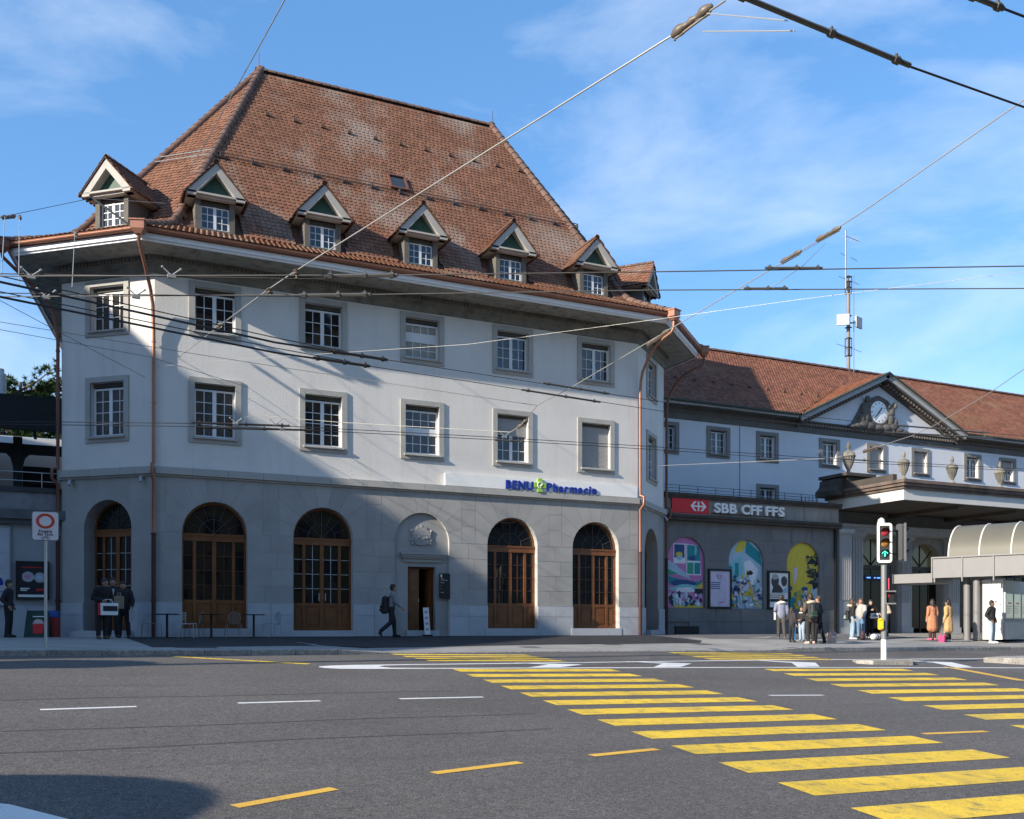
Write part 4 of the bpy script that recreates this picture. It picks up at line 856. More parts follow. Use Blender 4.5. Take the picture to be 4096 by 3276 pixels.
s1=[(wh,box4(-.62,.02,1.95,2.82)),(nv,box4(-.58,-.04,2.2,2.78)),(wh,box4(.06,.84,1.45,2.82)),(tl,box4(.1,.8,2.08,2.78)),(green if 0 else gr,box4(.1,.44,1.5,2.0)),(tl,box4(.48,.8,1.5,2.0)),(ye,blobp(-.3,2.35,.2,.14)),(lb,blobp(-.3,2.2,.17,.1)),(nv,blobp(.35,2.2,.2,.1)),(cy,blobp(.55,2.55,.06,.2)),
    (lb,[(-.97,2.1),(-.9,1.6),(.25,1.28),(.2,1.4),(-.6,1.95)]),(gr,[(-.97,1.72),(-.4,1.5),(-.97,1.4)]),(tl,[(-.95,1.4),(-.5,1.3),(.7,1.15),(.95,1.3),(.8,.95),(-.8,1.0)]),(nv,blobp(-.1,1.08,.6,.16)),(cy,blobp(0,.85,.75,.16,14,.3)),(wh,blobp(-.05,.8,.55,.1,14,.4)),(bk,box4(.5,.94,.62,.85)),(ye,[(.5,.9),(.95,1.15),(.9,.85)]),
    (mg,[(-.8,.62),(.9,.6),(.85,.2),(-.85,.2)]),(nv,[(-.8,.5),(-.35,.55),(-.55,.25)]),(ye,[(-.7,.01),(-.4,.22),(.2,.28),(.9,.2),(.95,.01)])]
s1+=[(rnd.choice([wh,nv,lb,cy,bk,lv]),blobp(rnd.uniform(-.85,.85),rnd.uniform(.15,.6),rnd.uniform(.04,.12),rnd.uniform(.05,.14))) for k in range(60)]
mural(MUR[0],'arched mural in magenta and teal with white window frames, leftmost on the wing',mg,s1)
s2=[(ye,[(-.4,3.1),(.2,3.1),(-.1,2.6),(-.6,2.5)]),(tl,[(.1,3.1),(.97,2.6),(.97,1.9),(.0,2.45)]),(lb,[(-.95,2.15),(-.1,2.6),(.95,1.95),(.95,1.6),(-.1,2.3),(-.95,1.9)]),(cy,[(-.95,1.95),(-.15,2.45),(-.1,1.6),(-.8,1.3),(-.95,1.4)]),(tl,box4(-.9,-.72,1.35,1.9)),(tl,box4(-.55,-.35,1.5,2.05)),(wh,[(-.05,2.1),(.3,2.2),(.75,1.8),(.6,1.25),(.1,1.1)]),(ye,blobp(.15,1.55,.08,.2)),(bk,blobp(.3,1.6,.16,.1,9,.6)),(ye,blobp(-.05,.85,.42,.38,12,.3)),(nv,blobp(-.02,.85,.12,.1))]
s2+=[(rnd.choice([nv,bk,lb,lb,ol,tl,wh,lv,ye]),blobp(rnd.uniform(-.88,.88),rnd.uniform(.1,1.5),rnd.uniform(.03,.13),rnd.uniform(.03,.14),8,.5)) for k in range(130)]
mural(MUR[1],'arched mural in pale blue with a yellow sun shape and many small figures, middle one',lb,s2)
s3=[(lv,[(-.45,1.95),(-.25,1.95),(-.3,1.4),(-.5,1.1)]),(tl,[(-.97,.01),(-.35,.01),(-.4,.55),(-.97,.6)]),(lb,blobp(.75,.75,.18,.45)),(nv,box4(.5,.96,.3,.5)),(ol,blobp(0,.7,.35,.3)),(nv,blobp(.2,.95,.2,.1)),(bk,[(.4,1.2),(.97,1.15),(.97,1.28),(.4,1.28)]),(bk,[(.3,2.1),(.97,2.15),(.97,2.4),(.45,2.3)]),(bk,[(.6,1.28),(.97,1.28),(.97,1.05),(.7,.9)]),(bk,box4(-.72,-.64,.45,.8)),(nv,blobp(-.66,.95,.1,.12))]
s3+=[(rnd.choice([bk,bk,bk,ol,nv]),blobp(rnd.uniform(.3,.95),rnd.uniform(1.2,2.6),rnd.uniform(.03,.12),rnd.uniform(.02,.07),8,.5)) for k in range(60)]
s3+=[(bk,[(.5+.1*k,1.9),(.52+.1*k,1.9),(.5+.12*k,1.5),(.47+.12*k,1.5)]) for k in range(4)]+[(rnd.choice([ol,nv,tl,lv]),blobp(rnd.uniform(-.5,.5),rnd.uniform(.1,.8),rnd.uniform(.03,.09),rnd.uniform(.03,.12),8,.5)) for k in range(24)]
mural(MUR[2],'arched yellow mural with black silhouettes down its right side',ye,s3)
def poster(name,label,cat,x0,x1,z0,z1,y,items,framem=black,paper=white,group=None,fw=.09):
    t=thing(name,label,cat,((x0+x1)/2,y,z0),0,group); w=(x1-x0)/2; h=z1-z0
    mb=MB(); mb.box(-w,w,-.08,.02,0,fw); mb.box(-w,w,-.08,.02,h-fw,h); mb.box(-w,-w+fw,-.08,.02,fw,h-fw); mb.box(w-fw,w,-.08,.02,fw,h-fw); mb.obj('frame',framem,t)
    MB().box(-w+fw,w-fw,-.05,.0,fw,h-fw).obj('poster_sheet',paper,t)
    for k,(m,poly) in enumerate(items): MB().prism([(-w+fw+(2*w-2*fw)*u,fw+(h-2*fw)*v) for u,v in poly],-.053-.0006*k,-.05).obj('printed_shape',m,t)
    return t
lines=lambda n,z0,dz,m,u0,u1: [(m,box4(u0,u1-rnd.uniform(0,.25),z0-k*dz,z0-k*dz+dz*.45)) for k in range(n)]
poster('poster_case','framed lavender text poster between the first two murals','poster',23.36,24.62,1.14,2.9,2.98,
  [(lv,box4(.38,.8,.0,.97)),(pk,[(.3,.9),(.62,.9),(.55,.78),(.38,.78)]),(lb,box4(.42,.52,.8,.88))]+lines(4,.66,.055,nv,.03,.72)+lines(4,.4,.035,lv,.03,.9)+[(pk,box4(.45,.7,.1,.14)),(lb,box4(.04,.1,.04,.07)),(lb,box4(.85,.95,.02,.07))],paper=mat('lavender_paper',(.56,.52,.64),.6,0,.04,3),group='poster cases on the low wing')
poster('poster_case','framed poster with two grey portraits between the second and third mural','poster',26.68,27.95,1.14,2.9,2.98,
  [(dgrey,blobp(.3,.75,.2,.2,16,.08)),(mgrey,blobp(.3,.88,.18,.08,14,.1)),(dgrey,[(.1,.42),(.8,.42),(.62,.6),(.45,.68),(.2,.6)]),(dgrey,blobp(.78,.76,.16,.15,14,.08)),(lb,[(.68,.42),(.98,.42),(.98,.7),(.9,.6),(.75,.52)]),(mgrey,box4(.04,.8,.26,.4)),(white,box4(.08,.76,.36,.375)),(white,box4(.08,.7,.31,.325)),(bk,box4(.03,.97,.16,.24))],group='poster cases on the low wing')
# ------------------------------------------------------------------ left edge: low annex, platform canopy, train, pine
ann=thing('annex_wall','low grey annex with stone parapet left of the corner building','wall',(-14,2.5,0))
mb=MB(); mb.box(0,11.5,0,.4,0,3.6); ann_w=mb.obj('wall_panel',mat('annex_render',(.3,.31,.32),.9,0,.1,1,.3,45,stain=[((.2,.2,.21),1.4,.55,.75,.5,(2,2,.4))]),ann)
for k in range(3): MB().box(8.1+k*1.15,8.1+k*1.15+1.14,-.012,.01,0,1.0).obj('plinth_stone',plinthm,ann)
mb=MB(); mb.box(0,11.5,-.18,.4,3.6,3.75); mb.box(0,11.5,-.3,.4,3.75,4.05); mb.obj('cornice',mat('annex_cornice',(.11,.115,.12),.9,0,.2,2),ann)
for k in range(6): MB().box(k*1.9+.005,k*1.9+1.895,-.1,.4,4.05,4.62).obj('parapet_stone',mat('annex_parapet',(.19,.19,.2),.9,0,.2,1.2,.4,30,rand=.06,stain=[((.1,.1,.1),1.5,.5,.72,.7)]),ann)
MB().box(0,11.5,-.16,.5,4.62,4.78).obj('coping',mat('annex_coping',(.05,.05,.055),.9,0,.2,2),ann)
mb=MB(); 
for z in (5.02,5.3): mb.tube([(0,.2,z),(11.4,.2,z)],.015,6)
for k in range(8): mb.tube([(.3+1.5*k,.2,4.78),(.3+1.5*k,.2,5.32)],.015,6)
mb.obj('railing',steel,ann)
poster('poster_case','dark framed food poster with two round plates left of the corner building','poster',-3.95,-2.98,1.2,2.42,2.46,
  [(mat('poster_plate',(.36,.36,.4),.5),blobp(.35,.6,.2,.15,16,.05)),(pk,blobp(.34,.6,.1,.07,10,.3)),(MATS['poster_plate'],blobp(.75,.58,.2,.15,16,.05)),(lb,blobp(.75,.58,.1,.07,10,.3)),(white,box4(.1,.4,.25,.28)),(white,box4(.1,.32,.2,.23)),(red,box4(.62,.9,.2,.26)),(white,box4(.02,.98,.02,.09)),(red,box4(.15,.8,.86,.88))],paper=mat('black_paper',(.012,.014,.022),.5),fw=.05)
poster('notice_board','pale notice panel with blue print at the far left edge of the annex','poster',-5.0,-4.1,1.0,3.5,2.46,[(mgrey,box4(.02,.95,.66,.67)),(mgrey,box4(.02,.95,.4,.41)),(blue,blobp(.6,.3,.22,.07)),(blue,box4(.2,.9,.16,.17))],framem=mgrey,paper=mat('grey_paper',(.4,.42,.46),.6),fw=.03)
can=thing('platform_canopy','black steel platform canopy with a post behind the annex','canopy',(-16,11,4.5))
mb=MB(); mb.box(0,13.6,-2.5,3.5,4.35,4.5); mb.box(0,13.6,-2.55,-2.4,3.2,4.4); mb.obj('roof_deck',mat('canopy_black',(.014,.015,.017),.7,0,.2,2),can)
mb=MB(); mb.box(0,13.6,-.9,-.8,2.55,2.95); 
for k in range(7): mb.box(.4+2*k,.52+2*k,-2.4,3.4,3.9,4.35)
mb.obj('girder',MATS['canopy_black'],can)
for px in (3.5,11.9):
    mb=MB(); mb.box(px-.16,px+.16,-1,-.7,-.8,3.2); mb.prism([(px-.16,2.0),(px+.16,2.0),(px+.26,2.4),(px+.55,2.7),(px-.55,2.7),(px-.26,2.4)],-.95,-.75); mb.obj('post',MATS['canopy_black'],can)
mb=MB(); mb.lathe([(.0,0),(.22,0),(.22,1.0),(.15,1.03),(.15,1.2),(.0,1.22)],(11.3,-1.2,4.5),14); mb.obj('vent_cowl',white,can,40)
trn=thing('train_carriage','pale grey train carriage standing behind the platform canopy','train',(-22,16,5.5))
mb=MB(); pr=[(-.0,.0),(-.06,.3),(-.06,2.3),(.1,2.9),(.5,3.3),(1.4,3.5)]; mb.add([(x,y,z) for x in (0,19.5) for y,z in pr],[(k,k+1,len(pr)+k+1,len(pr)+k) for k in range(len(pr)-1)]); mb.add([(19.5,y,z) for y,z in pr]+[(19.5,1.4,0)],[tuple(range(len(pr)+1))]); mb.obj('body',mat('train_grey',(.42,.41,.39),.45,.2,.1,1),trn,30)
for k in range(8): MB().box(1.6+2.3*k,3.2+2.3*k,-.075,-.05,1.0,1.95).obj('window',glass,trn)
MB().box(0,19.5,-.08,-.05,.55,.62).obj('stripe',mat('stripe_yellow',(.5,.42,.05),.5),trn)
pine=thing('pine_tree','dark green pine behind the platform canopy at the left','tree',(-4.9,42,0))
bark=mat('pine_bark',(.11,.075,.05),.9,0,.3,4); needle=mat('pine_needles',(.05,.085,.022),.8,0,.35,1.2,rand=.4,spec=.2)
mb=MB(); mb.tube([(0,0,0),(.2,.1,6),(-.1,0,12),(.1,0,17)],[.35,.3,.22,.08],8)
prnd=random.Random(5); tips=[]
for k in range(150):
    z=8.5+8.2*prnd.random(); a=prnd.random()*2*PI; l=(2.2+3.6*prnd.random())*(1.1-.45*(z-8.5)/8.2); e=(l*math.cos(a),l*.75*math.sin(a),z+l*.22+prnd.random()*.5); mb.tube([(0,0,z-.3),(e[0]*.5,e[1]*.5,z+l*.06),e],[.09,.055,.02],5)
    for t in (.35,.5,.62,.74,.85,.95,1): tips.append((e[0]*t,e[1]*t,z-.3+(e[2]-z+.3)*t))
mb.obj('trunk',bark,pine,50)
mb=MB()
for t in tips:
    for k in range(3):
        c=Vector(t)+Vector((prnd.gauss(0,.3),prnd.gauss(0,.3),prnd.gauss(0,.16)+.1))
        for q in range(30):
            d=Vector((prnd.gauss(0,1),prnd.gauss(0,1),prnd.gauss(.35,.8))).normalized(); s=d.cross(Vector((prnd.gauss(0,1),prnd.gauss(0,1),prnd.gauss(0,1)))).normalized()*.032; l=.22+.16*prnd.random()
            mb.add([c-s,c+s,c+d*l],[(0,1,2)])
o=mb.obj('crown',needle,pine)
MB().box(-60,-2.7,8,48,-.5,5.0).obj('platform',mat('platform_concrete',(.2,.2,.2),.9),kind='structure')
# ------------------------------------------------------------------ bus shelter at the right
SO=Vector((31.5,-2.18)); sd=Vector((.36,-.933)); SM=frame(SO.x,SO.y,0,math.degrees(math.atan2(sd.y,sd.x)))   # local x towards the road, local y to the right/back
sh=thing('bus_shelter','grey bus shelter with rounded barrel vault roof and round posts at the right edge','shelter',(SO.x,SO.y,-.15),math.atan2(sd.y,sd.x))
vault=mat('vault_panel',(.115,.11,.088),.5,0,.08,.8); pale=mat('vault_rib_white',(.6,.57,.51),.5,0,.04,3); beam=mat('shelter_beam_grey',(.2,.2,.205),.5,.1,.05,3); beamd=mat('shelter_dark_grey',(.045,.05,.065),.5,.1,.1,3)
z0,z1=2.58,3.4; r=1.45; yc=.25+r
for k in range(6):
    mb=MB(); mb.box(-.15+1.25*k+.03,-.15+1.25*(k+1)-.0,-.04,.04,z0,z1); mb.box(-.15+1.25*k,-.15+1.25*k+.05,-.09,.06,z0-.18,z1+.04); mb.obj('fascia_panel',beam,sh)
MB().box(-.15,7.4,-.1,.3,z1+.02,z1+.08).obj('gutter_rail',beam,sh)
MB().box(-.1,7.3,.06,3.2,z0+.05,z0+.12).obj('soffit',beamd,sh)
for k in range(6):
    x0=.45+1.25*k; pts=[(yc-r*math.cos(t),z1+.06+r*math.sin(t)) for t in [PI*j/16 for j in range(17)]]
    mb=MB()
    if k<5: mb.add([(x,y,z) for x in (x0,x0+1.25) for y,z in pts],[(j,j+1,17+j+1,17+j) for j in range(16)]); mb.obj('vault_panel',vault,sh,60)
    mb=MB(); mb.tube([(x0,y,z) for y,z in pts],.035,6); mb.obj('rib',pale,sh,60)
mb=MB(); mb.prism([(0,0)],0,0) if 0 else None; pts=[(yc-r*math.cos(t),z1+.06+r*math.sin(t)) for t in [PI*j/16 for j in range(17)]]; mb.add([(.46,y,z) for y,z in pts],[tuple(range(17))]); mb.obj('end_panel',vault,sh)
mb=MB(); mb.box(-2.0,-.2,.5,2.6,z0-.16,z0+.24); mb.obj('lower_roof',beam,sh); MB().box(-2.06,-2.0,.45,2.65,z0-.18,z0+.26).obj('lower_roof_end',beamd,sh)
for x,y in ((1.55,.42),(1.05,.75),(4.6,.42),(6.9,.42)):
    mb=MB(); mb.lathe([(.14,0),(.14,z0+.1)],(x,y,-.1),16); mb.obj('post',beam,sh,50)
ks=thing('ticket_kiosk','white and grey kiosk with glass display cases under the bus shelter','kiosk',(33.0,-4.3,-.2),math.atan2(sd.y,sd.x))
white2=mat('kiosk_white',(.7,.69,.67),.5,0,.03,2); casem=mat('case_grey',(.3,.3,.3),.5)
MB().box(-.85,-.01,0,.08,0,2.52).obj('side_wall',white2,ks)
mb=MB(); mb.box(-.8,-.03,.08,3.4,0,2.5); mb.box(-.03,.1,.0,3.4,.0,.72); mb.obj('body',casem,ks)
for k in range(3):
    y=.08+1.05*k; MB().box(-.02,.08,y,y+1.0,.85,1.98).obj('display_case',mat('case_frame',(.42,.42,.42),.5),ks)
    MB().box(.08,.09,y+.06,y+.94,.91,1.92).obj('display_glass',mat('case_glass',(.24,.25,.26),.1,0,.15,2),ks)
    MB().box(.09,.096,y+.35,y+.72,1.5,1.56).obj('notice_line',red,ks); mb=MB()
    for j in range(4): mb.box(.09,.096,y+.12,y+.75-.1*(j%2),1.38-.09*j,1.4-.09*j)
    mb.obj('notice_line',dgrey,ks)
MB().box(-.36,-.16,-.03,0,1.85,2.08).obj('wall_box',mgrey,ks); MB().box(-.3,-.24,-.02,0,1.55,1.62).obj('wall_button',red,ks); MB().box(-.13,-.08,-.02,0,1.45,1.5).obj('wall_button',blue,ks); MB().tube([(-.44,-.015,.2),(-.44,-.015,2.5)],.012,6).obj('cable',mgrey,ks)
# ------------------------------------------------------------------ traffic light on the island
tl=thing('traffic_light','traffic light with white bordered face, lit green arrow and yellow push button','traffic light',(17.92,-12.34,-.585))
polegrey=mat('pole_grey',(.2,.21,.215),.5,.2,.06,4); 
tl.scale=(.92,.92,.92); MB().lathe([(.085,0),(.085,.6)],(0,0,0),16).obj('pole_foot',white,tl,50); MB().lathe([(.085,.6),(.085,2.85),(.08,2.9)],(0,0,0),16).obj('pole',polegrey,tl,50)
MB().box(.1,.22,-.02,.14,1.9,4.0).obj('mounting_tube',dgrey,tl)
MB().lathe([(.1,3.4),(.13,3.9),(.12,4.1),(.09,4.22),(.03,4.27)],(-.02,.08,0),14).obj('pole_cap',mat('cap_white_grey',(.66,.65,.62),.5),tl,60)
def head(M,border,arrow):
    q=lambda c_,m_,n_,p_=None:None
    def rr(x0,x1,h0,h1,r): 
        o=[]
        for cx_,cz_,a in ((x1-r,h1-r,0),(x0+r,h1-r,90),(x0+r,h0+r,180),(x1-r,h0+r,270)): o+=[(cx_+r*math.cos(R(a+30*k)),cz_+r*math.sin(R(a+30*k))) for k in range(4)]
        return o
    mb=MB(M); mb.prism(rr(-.15,.15,.03,1.12,.05),.0,.26 if border else .13); h=mb.obj('signal_head',dgrey if border else mat('head_grey',(.085,.088,.092),.5),tl)
    if not border:
        for x in (-.16,.15): MB(M).box(x,x+.012,-.012,.05,.0,1.15).obj('highlight_strip',steel,h)  # pale strips stand in for the lit highlight along the second head
    if border:
        o=rr(-.215,.215,-.02,1.17,.08); i_=rr(-.145,.145,.06,1.09,.01); n=len(o); mb=MB(M); mb.add([(x,-.02,z) for x,z in o]+[(x,-.02,z) for x,z in i_]+[(x,.02,z) for x,z in o]+[(x,.02,z) for x,z in i_],[(k,(k+1)%n,n+(k+1)%n,n+k) for k in range(n)]+[(k,2*n+k,2*n+(k+1)%n,(k+1)%n) for k in range(n)]+[(2*n+k,3*n+k,3*n+(k+1)%n,2*n+(k+1)%n) for k in range(n)]); mb.obj('white_border',white,h)
    for k,(m_,z) in enumerate(((mat('red_lens',(.3,.03,.05),.25),.9),(mat('amber_lens',(.3,.15,.04),.25),.575),(mat('green_lens',(.01,.09,.09),.25),.25))):
        M2=M@Matrix.Translation((0,-.01,z))@Matrix.Rotation(R(90),4,'X'); mb=MB(M2); mb.lathe([(.12,0),(.1,.02),(.05,.035)],(0,0,0),18); mb.obj('lens',m_,h,50)
        mb=MB(M2); vs=[(.13*math.cos(t),.13*math.sin(t),0) for t in [R(-20+22*j) for j in range(11)]]; vs2=[(.125*math.cos(t),.125*math.sin(t),.03+.2*max(0,math.sin(t))) for t in [R(-20+22*j) for j in range(11)]]; mb.add(vs+vs2,[(j,j+1,12+j,11+j) for j in range(10)]); mb.obj('visor',black,h)
        if arrow and k==2:
            mb=MB(M@Matrix.Translation((0,-.055,z))); mb.box(-.014,.014,0,.008,-.08,.02); mb.prism([(-.085,-.0),(-.085,.025),(0,.088),(.085,.025),(.085,-.0),(0,.055)],0,.008); mb.obj('green_arrow',mat('lit_green_arrow',(.1,.8,.55),.4,0,0,emit=((.08,.9,.6),1.6)),h)
rz=math.degrees(math.atan2(-32.35+12.34,-2.93-17.92))+90
head(frame(-.1,-.12,2.92,rz+14),True,True); head(frame(.52,-.24,2.95,76),False,False); MB(frame(.1,.0,0,-25)).box(0,.45,-.03,.03,3.15,3.2).obj('bracket',dgrey,tl); MB(frame(.1,.0,0,-25)).box(0,.45,-.03,.03,3.85,3.9).obj('bracket',dgrey,tl)
mb=MB(frame(.12,-.06,0,rz+10)); mb.box(-.13,.2,-.12,.14,2.03,2.07); mb.box(-.13,.2,-.12,.14,1.66,1.7); mb.box(-.13,-.08,-.1,.14,1.7,2.03); mb.obj('pedestrian_signal',polegrey,tl)
mb=MB(frame(.12,-.06,0,rz+10)); mb.box(-.08,.16,.0,.14,1.7,2.03); pb=mb.obj('pedestrian_signal_face',black,tl); MB(frame(.12,-.06,0,rz+10)).box(-.04,.03,-.01,.0,1.86,1.98).obj('red_lens',mat('dim_red',(.25,.02,.03),.4),pb)
MB(frame(.12,-.02,0,rz)).box(-.02,.05,-.03,.03,2.1,2.45).obj('red_marker',mat('pink_red',(.75,.06,.12),.5),tl)
mb=MB(frame(-.14,-.02,0,rz)); mb.box(-.09,.07,-.06,.09,.93,1.2); mb.ball((-.01,-.02,1.2),(.08,.07,.05),10,6); mb.ball((-.01,-.02,.93),(.08,.07,.05),10,6); mb.obj('push_button_box',mat('button_yellow',(.75,.4,.01),.45),tl)
# ------------------------------------------------------------------ no-entry-type round sign at the left kerb
ts=thing('traffic_sign','white sign plate with red ring and Excepté Bus Taxis text on a thin steel pole','traffic sign',(-3.03,-10.15,-.12),R(-6))
MB().lathe([(.03,0),(.03,2.8)],(0,0,0),10).obj('pole',steel,ts,50)
def rr2(w,h0,h1,r): 
    o=[]
    for cx_,cz_,a in ((w-r,h1-r,0),(-w+r,h1-r,90),(-w+r,h0+r,180),(w-r,h0+r,270)): o+=[(cx_+r*math.cos(R(a+30*k)),cz_+r*math.sin(R(a+30*k))) for k in range(4)]
    return o
MB().prism(rr2(.255,2.2,2.8,.05),-.055,-.035).obj('plate_rim',mat('rim_grey',(.16,.17,.2),.5),ts); MB().prism(rr2(.24,2.215,2.785,.045),-.058,-.055).obj('plate',mat('sign_white',(.62,.62,.66),.5,0,.03,3),ts)
mb=MB(); c=[(math.cos(2*PI*k/28),math.sin(2*PI*k/28)) for k in range(28)]
mb.add([(.175*x,-.062,2.6+.155*z) for x,z in c]+[(.118*x,-.062,2.6+.105*z) for x,z in c],[(k,(k+1)%28,28+(k+1)%28,28+k) for k in range(28)]); mb.obj('red_ring',mat('ring_red',(.5,.05,.03),.5),ts)
text(ts,'Excepté',-.12,.12,2.37,-.062,.075,black,.002,.002); text(ts,'Bus Taxis',-.14,.14,2.305,-.062,.075,black,.002,.002)
mb=MB()
for x in (-.05,.05): mb.tube([(x+.025*math.cos(t),-.062,2.25+.022*math.sin(t)) for t in [2*PI*k/10 for k in range(11)]],.003,4)
mb.tube([(-.05,-.062,2.25),(-.015,-.062,2.285),(.03,-.062,2.285),(0,-.062,2.25),(-.015,-.062,2.285)],.003,4); mb.tube([(.05,-.062,2.25),(.03,-.062,2.285),(.022,-.062,2.3)],.003,4); mb.obj('bicycle_symbol',black,ts)
# ------------------------------------------------------------------ cafe tables and chairs
def cafe_table(x,y,label,t0=None):
    if t0 is None:
        t=thing('cafe_table',label,'table',(x,y,ground(x,y)),0,'cafe tables at the house wall')
        MB().lathe([(.0,.71),(.33,.71),(.34,.72),(.34,.735),(.0,.74)],(0,0,0),24).obj('tabletop',black,t,40); MB().lathe([(.035,.02),(.035,.71)],(0,0,0),10).obj('leg',black,t,50); MB().lathe([(.22,0),(.22,.015),(.05,.03)],(0,0,0),20).obj('foot',black,t,40)
        return t
    return dup(t0,(x,y,ground(x,y)),0,label)
def dup(o,loc,rz,label):
    c=o.copy(); C.objects.link(c); c.location=loc; c.rotation_euler=(0,0,rz); c['label']=label
    for ch in o.children:
        d=ch.copy(); C.objects.link(d); d.parent=c
        for g in ch.children: e=g.copy(); C.objects.link(e); e.parent=d
    return c
t0=cafe_table(.27,-.95,'small round black cafe table beside the downpipe of the corner building')
cafe_table(1.58,-.9,'small round black cafe table in the middle under the left arched window',t0); cafe_table(2.88,-.9,'small round black cafe table right of the left arched window',t0)
cw=mat('chair_white_metal',(.45,.43,.41),.5,.1,.06,5); cb=mat('chair_beige_metal',(.22,.18,.15),.5,.1,.08,5); cg=mat('chair_grey_metal',(.3,.32,.36),.5,.1,.08,5)
def chair(label,loc,rz,m,kind):
    t=thing('cafe_chair',label,'chair',loc,rz,'metal cafe chairs')
    for x in (-.2,.2):
        for y in (-.2,.2): MB().tube([(x,y,.45),(x*1.12,y*1.12,0)],.011,6).obj('leg',m,t)
    mb=MB(); 
    if kind=='slat':
        for k in range(7): mb.box(-.22,.22,-.22+.065*k,-.18+.065*k,.445,.46)
        mb.box(-.22,-.205,-.22,.22,.43,.446); mb.box(.205,.22,-.22,.22,.43,.446)
    else: mb.lathe([(.0,.445),(.22,.445),(.23,.452),(.22,.46),(.0,.462)],(0,0,0),18)
    mb.obj('seat',m,t)
    if kind=='slat':
        for k in range(6): 
            z=.56+.045*k; MB().tube([(-.23,.12,z),(-.2,.22,z),(0,.26,z),(.2,.22,z),(.23,.12,z)],.009,6).obj('back_slat',m,t)
        for x in (-.23,.23): MB().tube([(x,.12,.45),(x,.12,.8)],.01,6).obj('back_frame',m,t)
    elif kind=='oval':
        pts=[(.19*math.cos(a),.22+.02*math.sin(a),.62+.19*math.sin(a)) for a in [2*PI*k/18 for k in range(19)]]; MB().tube(pts,.012,6).obj('back_frame',m,t)
        mb=MB()
        for k in range(-5,6): x=.034*k; h=.19*math.sqrt(max(0,1-(x/.19)**2)); mb.tube([(x,.23,.62-h),(x,.23,.62+h)],.006,5)
        mb.obj('back_wires',m,t)
    return t
zc=-.03
chair('pale slatted metal cafe chair facing left between the first two tables',(.83,-1.35,zc),R(70),cw,'slat')
chair('beige wire cafe chair behind the pale slatted chair',(1.1,-.65,zc),R(-80),cb,'oval')
chair('beige cafe chair with oval wire back seen from behind under the arched window',(2.2,-1.15,zc),R(180),cb,'oval')
chair('grey wire cafe chair right of the last cafe table',(3.45,-.9,zc),R(-75),cg,'oval')
chair('pale brown backless stool-like chair in front of the house corner',(-.2,-1.25,zc),R(20),cb,'stool')
# ------------------------------------------------------------------ small things along the pavement
ab=thing('sandwich_board','dark green cafe sandwich board with a red and white cup picture','sign',(-3.3,.9,0),R(-8))
for s,y in ((1,-.14),(-1,.14)):
    mb=MB(); mb.add([(-.36,y*1.6,0),(.36,y*1.6,0),(.3,0,.82),(-.3,0,.82),(-.36,y*1.6+.02,0),(.36,y*1.6+.02,0),(.3,.02,.82),(-.3,.02,.82)],[(0,1,2,3),(4,5,6,7),(0,1,5,4),(1,2,6,5),(2,3,7,6),(3,0,4,7)]); b_=mb.obj('board_face',mat('board_green',(.012,.04,.032),.6,0,.1,3),ab)
    if s>0:
        f=lambda u,v:(u,-.225+.225*v/.82-.012,v)
        for m_,pl in ((white,[(-.13,.62),(.2,.62),(.2,.65),(-.13,.65)]),(red,[(-.1,.12),(.16,.12),(.2,.42),(-.12,.42)]),(mat('foam_pink',(.55,.4,.36),.6),[(-.13,.4),(.22,.4),(.12,.54),(0,.56),(-.08,.52)])): m2=MB(); m2.add([f(*q) for q in pl],[tuple(range(len(pl)))]); m2.obj('printed_shape',m_,b_)
bn=thing('litter_bin','small red cylindrical bin with blue top next to the downpipe','bin',(-2.85,1.4,0))
MB().lathe([(.17,0),(.18,.62)],(0,0,0),18).obj('body',mat('bin_red',(.3,.03,.03),.5),bn,50); MB().lathe([(.19,.62),(.19,.74),(.15,.82),(.0,.84)],(0,0,0),18).obj('lid',mat('bin_blue',(.02,.08,.3),.5),bn,50)
wsn=thing('leaning_sign','tall narrow white roll sign standing in front of the half open house door','sign',(9.0,-.2,0),R(-10))
MB(Matrix.Rotation(R(-4),4,'Y')).box(-.1,.1,-.02,.02,.05,1.0).obj('panel',white,wsn); MB().box(-.16,.16,-.12,.12,0,.05).obj('foot',black,wsn)
for k in range(4): MB(Matrix.Rotation(R(-4),4,'Y')).box(-.05,.05,-.023,-.02,.2+.2*k,.28+.2*k).obj('printed_mark',mgrey,wsn)
ip=thing('info_panel','black vertical name plate with a white number 1 beside the house door','sign',(9.7,-.02,1.33))
MB().box(-.2,.2,-.03,.0,0,.89).obj('plate',black,ip); text(ip,'1',-.155,-.105,.75,-.032,.15,white,.002,.002)
mb=MB()
for z,w in ((.69,.12),(.635,.26),(.55,.14),(.44,.03),(.32,.03),(.2,.12)): mb.box(-.155,-.155+w,-.032,-.03,z,z+.022)
mb.obj('small_print',mgrey,ip)
